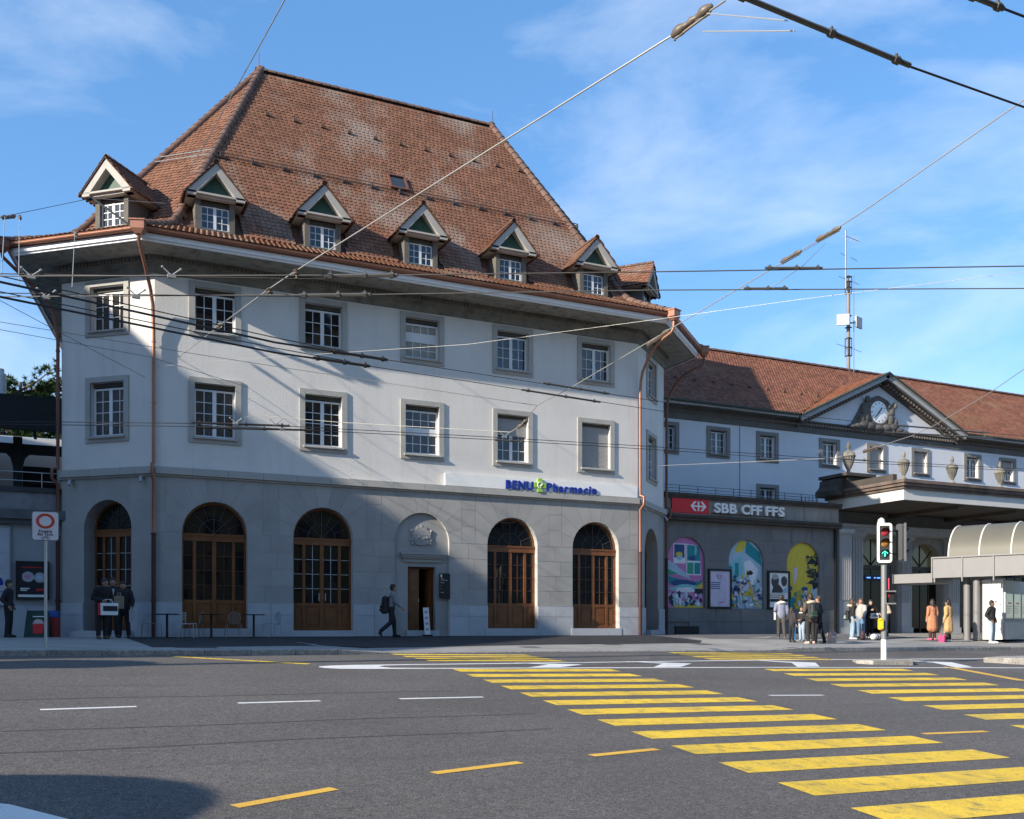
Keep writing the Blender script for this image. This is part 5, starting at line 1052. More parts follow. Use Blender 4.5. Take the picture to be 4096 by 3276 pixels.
# ------------------------------------------------------------------ overhead wires
def wire(name,label,cat,pts,r,m,group=None,bars=(),fits=()):
    o=Vector(pts[0]); t=thing(name,label,cat,o,0,group); sub=lambda p:Vector(p)-o
    MB().tube([sub(p) for p in pts],r,6).obj('strand',m,t,60)
    for a,b,rr in bars:
        mb=MB(); A,B=sub(a),sub(b); mb.tube([A,B],rr,6); d=(B-A).normalized()
        for k in (.08,.55,.92): q=A.lerp(B,k); mb.tube([q-d*.03,q+d*.03],rr*1.6,6); mb.ball(q+Vector((0,0,rr*2)),.016,6,4)
        mb.obj('runner_bar',wireg if m is not wired or rr<.025 else wired,t)
    for k,(a,b) in enumerate(fits):
        A,B=sub(a),sub(b); mb=MB(); n=6; mb.tube([A.lerp(B,q/12) for q in range(13)],[.022,.045,.055,.055,.034,.03,.045,.03,.034,.055,.055,.045,.022],8); u=(B-A).normalized(); mb.tube([A+u*.05+Vector((0,0,-.05)),B-u*.05+Vector((0,0,-.05))],.014,6); mb.tube([A+u*.04+Vector((0,0,.03)),A+u*.04+Vector((0,0,-.07))],.012,5); mb.tube([B-u*.04+Vector((0,0,.03)),B-u*.04+Vector((0,0,-.07))],.012,5)
        mb.obj('insulator',insul,t,60)
    return t
def clamps(t,pts):
    o=t.location
    for p in pts:
        q=Vector(p)-o; mb=MB(); mb.tube([q+Vector((-.12,0,.1)),q,q+Vector((.12,0,.1))],.012,5); mb.ball(q+Vector((-.13,0,.11)),.02,6,4); mb.ball(q+Vector((.13,0,.11)),.02,6,4); mb.box(q.x-.06,q.x+.06,q.y-.03,q.y+.03,q.z-.04,q.z+.01); mb.obj('wire_clamp',steel,t)
gw='trolleybus contact wires'; gs='steel span ropes'
t=wire('contact_wire','upper of the two grey contact wires crossing the picture level below the eaves','wire',[(-6.5,-14.4,5.56),(-3.89,-15.75,5.56),(1.79,-18.43,5.58),(5.17,-20.14,5.59),(12,-23.7,5.6)],.009,wireg,gw,[((.77,-17.95,5.56),(1.76,-18.42,5.575),.03),((6.6,-20.93,5.61),(7.37,-21.29,5.61),.018)])
clamps(t,[(-3.2,-16.08,5.56),(-1.3,-16.98,5.57)])
t=wire('contact_wire','lower of the two grey contact wires crossing the picture level below the eaves','wire',[(-6.5,-13.3,5.59),(-3.96,-14.61,5.59),(1.76,-17.31,5.63),(5.67,-19.38,5.63),(12,-22.6,5.59)],.009,wireg,gw,[((.65,-16.79,5.61),(1.69,-17.28,5.625),.03),((6.9,-20.07,5.62),(7.52,-20.37,5.62),.018)])
clamps(t,[(-3.0,-15.05,5.6),(-1.7,-15.67,5.61)])
wire('carrier_wire','thin carrier rope just above the upper grey contact wire at the left','wire',[(-6.4,-14.5,5.66),(-3.9,-15.63,5.64),(.77,-18.0,5.5)],.008,wired,gw); wire('carrier_wire','thin carrier rope just above the lower grey contact wire at the left','wire',[(-6.4,-13.3,5.7),(-3.97,-14.49,5.69),(.65,-16.9,5.56)],.008,wired,gw)
DA=[(-8,-17.3,5.5),(-3.89,-15.75,5.54),(.85,-14.01,5.62),(3.18,-13.56,5.68),(10.11,-13.07,5.62),(17.04,-13.58,5.59),(24,-14.5,5.54)]; DB=[(-8,-16.5,5.5),(-3.93,-15.06,5.52),(.97,-13.4,5.6),(2.98,-13.02,5.66),(10.68,-12.24,5.62),(17.55,-12.72,5.61),(25,-14.2,5.62)]
wire('contact_wire','upper black contact wire slanting from the left edge across the house front','wire',DA[3:],.007,wired,gw,[((6.79,-13.35,5.65),(8.57,-13.2,5.63),.022),((17.04,-13.58,5.59),(20.06,-14.0,5.57),.022)]); 
wire('contact_wire','lower black contact wire slanting from the left edge across the house front','wire',DB[3:],.007,wired,gw,[((6.62,-12.65,5.64),(8.81,-12.4,5.63),.022),((17.55,-12.72,5.61),(20.94,-13.4,5.615),.022)])
wire('feeder_cable','upper thick black cable pair running from the left edge to the second window','cable',DA[:4],.019,wired,gw,[((1.94,-13.8,5.65),(3.18,-13.56,5.68),.03)]); wire('feeder_cable','lower thick black cable pair running from the left edge to the second window','cable',DB[:4],.019,wired,gw,[((1.75,-13.26,5.63),(2.98,-13.02,5.66),.03)])
wire('carrier_wire','thin black rope above the upper thick black cable','wire',[(-8,-17.3,5.6),(-3.89,-15.75,5.63),(.85,-14.01,5.71),(2.48,-13.67,5.69)],.009,wired,gw); wire('carrier_wire','thin black rope above the lower thick black cable','wire',[(-8,-16.5,5.58),(-3.93,-15.06,5.6),(.97,-13.4,5.69),(2.56,-13.04,5.7)],.009,wired,gw)
LA=[(-7,-6.4,4.97),(-4.39,-7.1,5.0),(1.31,-8.91,5.1),(7.48,-9.62,5.17),(12.09,-10.14,5.2),(16.51,-10.57,5.2),(26,-12.5,5.13)]; LB=[(-7,-5.7,5.0),(-4.43,-6.42,5.06),(1.42,-8.3,5.15),(7.73,-9.07,5.22),(12.43,-9.64,5.23),(16.86,-10.18,5.21),(27,-12.2,5.16)]
t=wire('contact_wire','upper wire of the low pair above the near pavement lane','wire',LA,.009,wired,gw,[((.03,-8.6,5.08),(2.23,-9.0,5.12),.026),((17.75,-10.83,5.19),(19.21,-11.12,5.18),.022)]); clamps(t,[(1.0,-8.8,5.12),(1.9,-8.95,5.14),(7.58,-9.67,5.2)])
t=wire('contact_wire','lower wire of the low pair above the near pavement lane','wire',LB,.009,wired,gw,[((.35,-7.9,5.12),(2.95,-8.5,5.17),.026),((7.58,-9.05,5.22),(8.4,-9.15,5.22),.022)]); clamps(t,[(2.2,-8.37,5.18)])
wire('span_rope','pale steel rope running from the top insulator down to the upper floor wall','wire',[(3.07,-24.57,6.47),(2.84,-24.02,6.38),(.4,-17.73,5.66),(.23,-16.55,5.73),(.13,-12.4,6.32),(.67,-1.98,8.48),(.72,.0,8.8)],.0095,wirem,gs,fits=[((3.02,-24.43,6.49),(2.83,-24.0,6.37)),((.13,-12.4,6.32),(.2,-11.0,6.61))])
for a,b,l in (((.4,-17.73,5.67),(.39,-17.77,5.56),'upper'),((.23,-16.55,5.74),(.24,-16.59,5.62),'lower')): wire('wire_hanger','brown insulated hanger holding the %s grey contact wire under the span rope'%l,'hanger',[a,b],.014,wirem,'wire hangers',fits=[((a[0],a[1],a[2]-.01),(b[0],b[1],b[2]+.01))])
wire('span_rope','pale rope dropping from the top of the sky to the left roof hip','wire',[(.05,-21,8.6),(.17,-18.33,9.45),(.51,-14.06,10.96),(.62,-5.27,12.89),(.44,.34,13.84)],.011,wirem,gs)
wire('span_rope','pale rope rising from the house front to the upper right corner of the sky','wire',[(9.9,-28,8.2),(10.04,-22.99,8.14),(10.97,-18.46,8.17),(10.98,-16.37,7.99),(10.84,-12.31,7.64),(10.0,-8.6,6.89)],.011,wirem,gs,fits=[((10.98,-17.91,8.1),(10.92,-17.3,8.05)),((10.84,-16.96,7.95),(10.8,-16.4,7.9)),((10.84,-12.31,7.64),(10.7,-11.5,7.45))])
wire('span_rope','pale rope bending from the bar clamps left across the first floor wall','wire',[(10.0,-8.6,6.89),(7.6,-13.0,5.67),(7.44,-11.81,5.54),(7.53,-10.75,5.28),(7.55,-10.09,5.23),(4.31,-5.91,5.98),(2.73,-1.51,6.9),(2.7,0,7.1)],.009,wirem,gs,fits=[((7.58,-10.99,5.37),(7.56,-10.5,5.26))])
wire('span_rope','white rope from the downpipe at the left house corner rising slightly to the right edge','wire',[(.0,-.05,8.45),(2.23,-3.82,8.02),(6.34,-10.18,7.27),(9.54,-13.91,7.27),(10.96,-16.79,7.03),(15,-21.5,6.97)],.0042,wirem,gs)
wire('span_rope','thin grey rope crossing the house front from the left edge to the bar clamps','wire',[(-7,-5.4,7.9),(-4.51,-5.06,7.9),(.42,-4.07,7.92),(2.88,-4.13,7.8),(7.48,-9.62,6.13),(7.44,-11.81,5.54)],.007,wireg,gs)
wire('span_rope','thin grey rope ending on the wall left of the second window column','wire',[(-7,-5.2,7.6),(-4.51,-5.06,7.72),(-.45,-3.66,7.79),(2.86,0,8.12)],.007,wireg,gs)
wire('span_rope','thin grey rope fixed at the left corner downpipe below the upper window','wire',[(-6.5,-10.5,7.96),(-4.38,-7.33,7.92),(-2.11,-3.98,7.81),(-.29,-.1,8.07)],.007,wireg,gs)
wire('contact_wire','thick black contact wire with runner bars in the upper right sky','wire',[(2.0,-25.7,5.67),(2.46,-25.72,5.64),(3.24,-25.75,5.59),(4.24,-25.78,5.48),(7.5,-25.85,5.38)],.010,wired,gw,[((2.2,-25.71,5.66),(4.24,-25.78,5.49),.024)])
wire('contact_wire','short piece of black contact wire in the top right corner of the sky','wire',[(3.0,-26.96,5.27),(3.79,-26.9,5.32),(5.5,-26.83,5.4)],.010,wired,gw,[((3.2,-26.95,5.28),(4.08,-26.88,5.34),.022)])
wire('stay_rope','thin stay rope from the top insulator to the thick black wire, upper one','wire',[(2.97,-24.41,6.41),(2.84,-25.73,5.56)],.006,wirem,gs); wire('stay_rope','thin stay rope from the top insulator to the thick black wire, lower one','wire',[(2.99,-24.31,6.29),(2.93,-25.72,5.5)],.006,wirem,gs)
wire('span_rope','pale rope between the house corner and the right edge crossing the clock gable','wire',[(18.74,1.0,6.95),(18.74,.9,6.8),(20.98,-7.15,6.03),(20.7,-8.68,5.95),(19.43,-11.95,5.81),(18.73,-13.28,5.77),(17.96,-15.68,6.08),(16.9,-18.9,6.7)],.009,wirem,gs,fits=[((20.6,-8.9,5.94),(20.2,-9.9,5.9))])
wire('stay_rope','thin rope from the far left insulator to the roof strut','wire',[(-7,-6.3,10.0),(-4.51,-5.06,10.33),(-3.98,-4.76,10.63),(-1.82,-.8,13.07)],.008,wireg,gs,fits=[((-4.06,-4.83,10.56),(-3.75,-4.45,10.8))])
wire('roof_strut','dark steel strut with a stay standing out from the left gutter corner','strut',[(-1.82,-.8,13.07),(-.78,-1.62,12.1)],.035,dgrey,None); wire('stay_rope','thin white rope from the strut tip back to the roof hip','wire',[(-1.82,-.8,13.07),(.35,.3,13.75)],.009,wirem,gs)
for a,b,l in (((-3.74,-1.55,11.9),(-3.44,-13.3,6.29),'left gutter corner'),((-2.3,-1.0,11.9),(-2.58,-12.61,6.58),'middle of the left eaves')): wire('wire_hanger','pale rope hanging from the %s down to the contact wires'%l,'hanger',[a,b],.008,wirem,'wire hangers',fits=[(a,(a[0]+.03,a[1]-.5,a[2]-.25))])
wire('wire_hanger','pale rope hanging from the far left insulator to the contact wires','hanger',[(-3.98,-4.76,10.63),(-3.62,-15.43,5.72)],.008,wirem,'wire hangers')
wire('stay_rope','thin stay from the second insulator to the right end of the contact wires, upper one','wire',[(10.92,-17.44,7.99),(10.36,-17.39,7.64),(7.14,-20.52,5.85),(7.1,-21.1,5.62)],.006,wirem,gs); wire('stay_rope','thin stay from the second insulator to the right end of the contact wires, lower one','wire',[(10.85,-17.63,7.86),(7.54,-20.71,5.88),(7.3,-20.3,5.64)],.006,wirem,gs)
# ------------------------------------------------------------------ unseen buildings and street furniture, sized and placed to shade the picture or show in its panes
nb=thing('neighbour_house','grey gabled neighbour house standing left of the picture','building',(-25,-17,-1.2))
gm=mat('neighbour_render',(.42,.4,.37),.9,0,.1,1)
def neigh():
    mb=MB(); zc=13.6; pts=[(0,0),(0,zc),(11.1,zc+7.6),(18.5,zc+12.6),(37,zc),(37,0)]
    mb.add([(x,y,z) for x in (0,-18) for y,z in pts],[tuple(range(6)),tuple(range(11,5,-1))]+[(k,6+k,6+(k+1)%6,(k+1)%6) for k in range(6)]); mb.obj('wall',gm,nb)
    for j in range(6):
        for k in range(3): MB().box(-.05,.06,2+3.0*j,3.2+3.0*j,2+3.6*k,3.8+3.6*k).obj('window',glass,nb)
neigh()
for k,(x,y,w,d,h,l,col) in enumerate([(-38,-50,29,12,30,'unseen pale five storey house across the street, raised to block sky light, left one',(.4,.36,.3)),(-8,-51,30,12,29,'unseen ochre house across the street, raised to block sky light, middle one',(.42,.27,.13)),(23,-49,44,12,13,'unseen grey office block across the street, kept low for sky light, right one',(.33,.33,.32)),(-60,-120,160,30,36,'wooded slope rising behind the houses across the street',(.03,.04,.018))]):  # row distance and heights chosen for sky light on walls and panes
    if k==3:
        mb=MB(); n=40
        prof=[(x+w*i/n,26+8*math.sin(i*.35)+3*math.sin(i*1.3+1)) for i in range(n+1)]
        mb.add([(a,y,-4) for a,_ in prof]+[(a,y-30,z) for a,z in prof],[(i,i+1,n+2+i,n+1+i) for i in range(n)]); mb.obj('hillside',mat('wooded_slope',col,.9,0,.5,.3),kind='structure'); continue
    b=thing('opposite_house',l,'building',(x,y,-3.5),0,'houses across the street'); MB().box(0,w,-d,0,0,h).obj('wall',mat('opposite_render_%d'%k,col,.9,0,.1,.6),b)
    MB().prism([(-.6,h),(w+.6,h),(w-3,h+3.2),(3,h+3.2)],-d,.4).obj('roof',under,b)
    me=MB().box(-.55,.55,-.05,.04,-.9,.9).mesh('window',glass)
    for i in range(int(w/2.6)):
        for j in range(int(h/3.3)): link('window',me,b,None,Matrix.Translation((1.5+2.6*i,.01,2.2+3.3*j)))
vs=thing('vaulted_shelter','unseen barrel vaulted shelter left of the camera, shaped to cast a rounded road shadow','shelter',(-13.5,-26.0,-1.0))  # added caster, its rounded outline fitted to the shadow at lower left
mb=MB(); pr=[(1.95*math.cos(PI*k/16),1.25+1.95*math.sin(PI*k/16)) for k in range(17)]; mb.add([(x,y,z) for x in (0,4.6) for y,z in pr],[(k,k+1,18+k,17+k) for k in range(16)]+[tuple(range(17)),tuple(range(33,16,-1))]); mb.box(0,4.6,-1.95,1.95,1.1,1.25); mb.obj('vault',vault,vs,60)
for px,py in ((.3,-1.8),(4.3,-1.8),(.3,1.8),(4.3,1.8)): MB().lathe([(.06,0),(.06,1.2)],(px,py,0),8).obj('post',beam,vs)
lp=thing('trolley_pole','tall steel trolley pole standing left of the picture beside the road','pole',(-13.5,-16.0,-.35)); MB().lathe([(.16,0),(.11,19)],(0,0,0),12).obj('shaft',polegrey,lp)
ac=thing('shadow_column','unseen round column with domed top, added left of the picture to shade the road','column',(-12.4,-15.25,-.35)); MB().lathe([(.75,0),(.75,4.2),(.85,4.25),(.85,4.4),(.6,4.75),(.2,4.95),(0,5.0)],(0,0,0),24).obj('body',mgrey,ac)  # added caster for the dark wedge on the road at the left
# ------------------------------------------------------------------ people
def capsule(mb,p0,r0,p1,r1,fl=1.0,seg=10):
    p0,p1=Vector(p0),Vector(p1); d=(p1-p0); L=d.length
    if L<1e-5: d=Vector((0,0,1)); p1=p0+d*.001
    d=d.normalized(); u=d.cross(Vector((0,1,0)) if abs(d.y)<.8 else Vector((1,0,0))).normalized(); w=d.cross(u); vs=[];rows=0
    for c,r,angs in ((p0,r0,(-80,-50,-25,0)),(p1,r1,(0,25,50,80))):
        for a in angs:
            for k in range(seg):
                t=2*PI*k/seg; q=(u*math.cos(t)+w*math.sin(t))*r*math.cos(R(a))+d*r*math.sin(R(a)); q.y*=fl; vs.append(c+q)
            rows+=1
    fs=[]
    for i in range(rows-1):
        for k in range(seg): a=i*seg+k;b=i*seg+(k+1)%seg; fs.append((a,b,b+seg,a+seg))
    fs+=[tuple(range(seg-1,-1,-1)),tuple(range((rows-1)*seg,rows*seg))]; mb.add(vs,fs)
def remeshed(name,caps,m,parent,vox=.016,extra=None,it=3):
    """one continuous surface grown over overlapping capsules; extra = thin pieces joined after"""
    mb=MB()
    for c in caps: capsule(mb,*c)
    me=mb.mesh(name,m); o=bpy.data.objects.new(name,me); C.objects.link(o)
    md=o.modifiers.new('r','REMESH'); md.mode='VOXEL'; md.voxel_size=vox; md.use_smooth_shade=True
    s=o.modifiers.new('s','SMOOTH'); s.factor=.5; s.iterations=it
    dg=bpy.context.evaluated_depsgraph_get(); m2=bpy.data.meshes.new_from_object(o.evaluated_get(dg)); bpy.data.objects.remove(o)
    if extra:
        bm=bmesh.new(); bm.from_mesh(m2); e=MB(); 
        for c in extra: capsule(e,*c,seg=6) if len(c)==5 else capsule(e,*c,1.0,6)
        t=bpy.data.meshes.new('t'); t.from_pydata(e.v,[],e.f); bm.from_mesh(t); bm.to_mesh(m2); bm.free()
    m2.name=name; m2.materials.clear(); m2.materials.append(m); m2.shade_smooth()
    return link(name,m2,parent)
ARM={'down':((.235,.03,1.15),(.235,-.05,.92)),'bent':((.25,.06,1.16),(.13,-.24,1.08)),'chest':((.24,.02,1.16),(.07,-.26,1.24)),'pocket':((.27,.09,1.15),(.2,-.06,.96)),'face':((.23,-.08,1.17),(.08,-.2,1.46)),'back':((.24,.12,1.17),(.24,.16,.95)),'fwd':((.22,-.1,1.16),(.2,-.28,1.0)),'carry':((.27,-.02,1.15),(.28,-.12,.95)),'waist':((.26,.02,1.15),(.1,-.25,1.0))}
def person(label,loc,face,h=1.72,armL='down',armR='down',legs='stand',skin=(.42,.24,.16),hair=(.03,.02,.015),top=(.02,.02,.022),bottom=(.02,.02,.025),shoe=(.03,.03,.03),coat=0,hood=None,hairlen=0,bulk=1.0,nod=0,lean=0,scarf=None,group='people on the pavement',stripe=None,inner=None,belt=None):
    """face: heading in degrees of the person's front, 0 = towards the viewer's side (-Y), 90 = +X"""
    S=h/1.75; t=thing('person',label,'person',loc,R(face),group); t.scale=(S,S,S)
    col=lambda n,c,r=.8,**k: mat('%s_%02x%02x%02x'%(n,int(c[0]*255),int(c[1]*255),int(c[2]*255)),c,r,0,.2,6,.9,16,**k)
    sk=col('skin',skin,.55); hr=col('hair',hair,.5); tp=col('cloth',top); bt=col('cloth',bottom); sh=col('shoe',shoe,.5)
    LEG={'stand':(((.09,0,.91),(.095,-.015,.5),(.1,.02,.09),(.12,-.13,.035)),)*2,'wide':(((.1,0,.91),(.13,-.02,.5),(.15,.02,.09),(.18,-.13,.035)),((.09,0,.91),(.1,-.03,.5),(.1,0,.09),(.1,-.15,.035))),
         'walk':(((.085,0,.91),(.085,-.11,.51),(.08,-.13,.09),(.085,-.28,.045)),((.085,0,.91),(.09,.02,.5),(.09,.36,.19),(.09,.35,.05))),
         'step':(((.09,0,.91),(.09,-.08,.5),(.095,-.1,.09),(.1,-.25,.035)),((.09,0,.91),(.09,.06,.5),(.095,.18,.1),(.1,.05,.035)))}[legs]
    ly=lambda z: -lean*max(0,z-.9)                   # forward lean above the hips
    def X(p,s=1): return Vector((p[0]*s,p[1]+ly(p[2]),p[2]))
    hd=Vector((0,-.025+ly(1.62)-nod*.1,1.625-nod*.05)); nk=X((0,.0,1.46))
    body=[(X((0,0,.95)),.13,X((0,.0,1.1)),.125,.72),(X((0,0,1.1)),.125,X((0,.0,1.34)),.15,.68),(X((-.12,0,1.4)),.075,X((.12,0,1.4)),.075,.9),(nk,.058,hd+Vector((0,.02,-.05)),.055),
          (hd+Vector((0,.015,.02)),.088,hd+Vector((0,-.002,-.03)),.078),(hd+Vector((0,-.025,-.06)),.055,hd+Vector((0,-.03,-.075)),.05),(hd+Vector((0,-.088,.005)),.012,hd+Vector((0,-.103,-.022)),.016)]
    for s in (-1,1): body.append((hd+Vector((s*.083,.02,.01)),.018,hd+Vector((s*.083,.022,-.025)),.014))
    fing=[]; jk=[]; tr=[]; shs=[]
    hem={0:.84,1:.78,2:.45,3:.72}[coat]; b=bulk
    jk+=[(X((0,0,hem+.12)),.165*b,X((0,0,1.12)),.158*b,.78),(X((0,0,1.1)),.158*b,X((0,0,1.34)),.178*b,.74),(X((-.135,0,1.395)),.09*b,X((.135,0,1.395)),.09*b,.95),(X((0,.01,1.42)),.085,X((0,.005,1.475)),.075)]
    if coat==2: jk+=[(X((-.07,.01,.95)),.15,X((-.1,.02,.52)),.165,.85),(X((.07,.01,.95)),.15,X((.1,.02,.52)),.165,.85),(X((0,.03,.95)),.16,X((0,.03,.52)),.2,.85)]
    for s,a in ((1,armL),(-1,armR)):                 # s=+1 is the person's left
        e,w=ARM[a]; sp=X((.185,0,1.395),1); sp.x*=s; e=X(e); e.x*=s; w=X(w); w.x*=s
        body+=[(sp,.058,e,.043),(e,.042,w,.03)]
        jk+=[(sp,.078*b,e,.064*b),(e,.063*b,w+(e-w)*.08,.05*b)]
        d=(w-e).normalized(); side=Vector((-d.y*s if abs(d.z)<.6 else 0,0,0)); palm=w+d*.075
        u=(d.cross(Vector((s,0,0)))).normalized() if abs(d.x)<.9 else Vector((0,1,0)); v=d.cross(u).normalized()
        body+=[(w,.028,palm,.036,1)]
        for k,(o,l) in enumerate(((-.027,.07),(-.009,.08),(.009,.075),(.027,.058))):
            p=palm+u*o+d*.018; q=p+d*l*.5+v*.008*s; r_=q+d*l*.42+v*.03*s; fing+=[(p,.0095,q,.009),(q,.009,r_,.0075)]
        p=w+u*(-.03)+d*.03; q=p+u*(-.022)+d*.035; fing+=[(p,.011,q,.01),(q,.01,q+d*.03+u*.004,.008)]
    for s,L in ((1,LEG[0]),(-1,LEG[1])):
        hip,kn,an,to=[Vector((p[0]*s,p[1],p[2])) for p in L]
        body+=[(hip,.085,kn,.055),(kn,.053,an,.036),(an,.036,to,.03)]
        tr+=[(hip+Vector((0,0,.04)),.105,kn,.078),(kn,.077,an+Vector((0,0,.03)),.066)]
        heel=an+Vector((0,.045,-.045)); shs+=[(heel,.042,to+Vector((0,-.02,.003)),.04),(an+Vector((0,.01,0)),.05,an+(to-an)*.5,.042)]
    tr.append((Vector((-.06,0,.94)),.12,Vector((.06,0,.94)),.12,.85))
    remeshed('body',body,sk,t,.017,fing,2)
    remeshed('jacket' if coat<2 else 'coat',jk,tp,t,.019,it=3); remeshed('trousers',tr,bt,t,.019); 
    remeshed('shoes',shs,sh,t,.014)
    hc=[(hd+Vector((0,.03,.045)),.1,hd+Vector((0,.035,.0)),.095),(hd+Vector((0,-.012,.082)),.056,hd+Vector((0,.04,.08)),.075)]
    if hairlen: hc+=[(hd+Vector((0,.07,.0)),.085,hd+Vector((0,.09,-.1-.16*hairlen)),.07),(hd+Vector((.07,.04,0)),.04,hd+Vector((.08,.06,-.08-.13*hairlen)),.04),(hd+Vector((-.07,.04,0)),.04,hd+Vector((-.08,.06,-.08-.13*hairlen)),.04)]
    remeshed('hair',hc,hr,t,.014)
    for s in (-1,1): MB().ball(hd+Vector((s*.032,-.083,.012)),(.011,.008,.008),8,5).obj('eye',col('eye',(.02,.015,.012),.3),t,60)
    MB().ball(hd+Vector((0,-.083,-.055)),(.024,.008,.006),8,5).obj('mouth',col('lip',(skin[0]*.75,skin[1]*.5,skin[2]*.5),.5),t,60)
    if hood:
        hm=col('fur',hood,.95); pts=[X((.13*math.cos(a),.05+.12*math.sin(a),1.44+.03*math.sin(a))) for a in [2*PI*k/10 for k in range(10)]]
        remeshed('fur_hood',[(pts[k],.055,pts[(k+1)%10],.055) for k in range(10)],hm,t,.018)
    if scarf: remeshed('scarf',[(X((-.06,0,1.48)),.075,X((.06,0,1.48)),.075)],col('cloth',scarf),t,.016)
    if inner: MB().box(-.05,.05,-.17+ly(1.3),-.1+ly(1.3),1.08,1.42).obj('shirt_front',col('cloth',inner),t)
    if belt: 
        pts=[X((.168*math.cos(a),.135*math.sin(a),1.1)) for a in [2*PI*k/16 for k in range(17)]]; MB().tube(pts,.022,6).obj('belt',col('cloth',belt),t,60)
    if stripe:
        for s,L in ((1,LEG[0]),(-1,LEG[1])):
            hip,kn,an,to=[Vector((p[0]*s,p[1],p[2])) for p in L]; o=Vector((s*.07,-.03,0)); MB().tube([hip+o*1.3,kn+o,an+o*.85+Vector((0,0,.05))],.017,6).obj('trouser_stripe',col('cloth',stripe),t)
    return t
def off(loc,face,h,p):                                # point in a person's own frame -> world
    S=h/1.75; a=R(face); return (loc[0]+S*(p[0]*math.cos(a)-p[1]*math.sin(a)),loc[1]+S*(p[0]*math.sin(a)+p[1]*math.cos(a)),loc[2]+S*p[2])
def G(x,y,dz=0): return (x,y,ground(x,y)+dz)
def backpack(loc,face,h,label,m,m2=None,side=0,s=1.0,wear=(0,.25,1.18)):
    t=thing('backpack',label,'backpack',off(loc,face,h,wear),R(face+side))
    remeshed('bag',[((-.1*s,0,-.2*s),.07*s,(-.1*s,0,.16*s),.06*s),((.1*s,0,-.2*s),.07*s,(.1*s,0,.16*s),.06*s),((-.08*s,.05*s,-.2*s),.07*s,(.08*s,.05*s,-.2*s),.07*s),((0,.03*s,-.16*s),.11*s,(0,.0,.16*s),.1*s)],m,t,.016)
    remeshed('front_pocket',[((-.07*s,.12*s,-.15*s),.05*s,(.07*s,.12*s,-.15*s),.05*s),((-.07*s,.11*s,-.05*s),.045*s,(.07*s,.11*s,-.05*s),.045*s)],m2 or m,t,.014)
    for q in (-1,1): MB().tube([(q*.1*s,-.05*s,.2*s),(q*.12*s,-.16*s,.24*s),(q*.13*s,-.3*s,.1*s),(q*.14*s,-.22*s,-.12*s),(q*.1*s,-.05*s,-.18*s)],.018,6).obj('strap',m,t,60)
    MB().tube([(-.04,0,.22*s),(0,0,.27*s),(.04,0,.22*s)],.012,6).obj('top_handle',m,t,60)
    return t
def carrier(name,label,cat,loc,rz,w,h,d,m,band=None,handles=True,side=None):
    t=thing(name,label,cat,loc,R(rz)); mb=MB(); mb.add([(-w,-d,0),(w,-d,0),(w,d,0),(-w,d,0),(-w*1.04,-d*1.1,h),(w*1.04,-d*1.1,h),(w*1.04,d*1.1,h),(-w*1.04,d*1.1,h),(-w*1.0,0,h*.97),(w*1.0,0,h*.97)],[(0,3,2,1),(0,1,5,4),(2,3,7,6),(1,2,6,9,5),(3,0,4,8,7),(4,5,9,8),(6,7,8,9)]); mb.obj('bag_body',m,t)
    if band:
        for bm_,u0,u1,v0,v1 in band: mb=MB(); mb.add([(w*u0,-d-(.1*d)*v0/1.0-.004,h*v0),(w*u1,-d-(.1*d)*v0-.004,h*v0),(w*u1,-d-(.1*d)*v1-.004,h*v1),(w*u0,-d-(.1*d)*v1-.004,h*v1)],[(0,1,2,3)]); mb.obj('printed_band',bm_,t)
    if side: mb=MB(); mb.add([(-w-.003,-d,0),(-w-.003,d,0),(-w*1.04-.003,d*1.1,h),(-w*1.04-.003,-d*1.1,h)],[(0,1,2,3)]); mb.obj('side_panel',side,t)
    if handles:
        for y in (-d,d): MB().tube([(-w*.4,y,h),(-w*.3,y*.5,h+.1),(w*.3,y*.5,h+.1),(w*.4,y,h)],.008,5).obj('handle',m,t)
    return t
DK=(.012,.012,.015)
# by the corner door on the left
p=G(-1.62,-2.35); person('person in black coat and brown shoes looking down into a white shopping bag',p,25,1.76,'waist','bent',skin=(.3,.17,.11),top=DK,bottom=(.015,.015,.02),shoe=(.14,.09,.05),coat=1,nod=.7,lean=.12,bulk=1.08)
carrier('shopping_bag','white shopping bag with black band and red side held by the person in black coat','bag',off(p,25,1.76,(.02,-.3,.68)),18,.24,.34,.09,white,[(black,-.75,.95,.32,.75)],True,red)
p2=(-1.25,-.75,0.0); person('person in dark suit and white shirt standing in the corner doorway behind the shopping bag',p2,-10,1.8,'down','pocket',skin=(.32,.19,.13),top=(.015,.015,.018),bottom=(.012,.012,.015),shoe=(.01,.01,.01),coat=1,inner=(.5,.5,.52))
p=G(-1.0,-1.4); person('person in black hooded puffer jacket holding a brown paper bag by the corner door',p,-15,1.7,'carry','chest',skin=(.36,.21,.15),top=(.014,.014,.018),bottom=(.01,.01,.014),coat=1,bulk=1.15,nod=.4,scarf=(.02,.02,.025),legs='wide')
carrier('paper_bag','brown paper bag held at the chest of the person in hooded puffer jacket','bag',off(p,-15,1.7,(-.05,-.36,.9)),-15,.12,.36,.07,mat('kraft_paper',(.3,.23,.16),.8,0,.1,5)); carrier('white_bag','small white plastic bag hanging from the left hand of the person in hooded puffer jacket','bag',off(p,-15,1.7,(.3,-.14,.5)),-15,.09,.36,.06,mat('grey_white_film',(.45,.45,.48),.5))
p=(-4.08,.5,0); person('person in dark jacket standing alone at the left edge in front of the annex',p,70,1.72,'pocket','pocket',skin=(.34,.2,.14),top=(.02,.022,.026),bottom=(.012,.013,.018),shoe=(.01,.01,.01),coat=1)
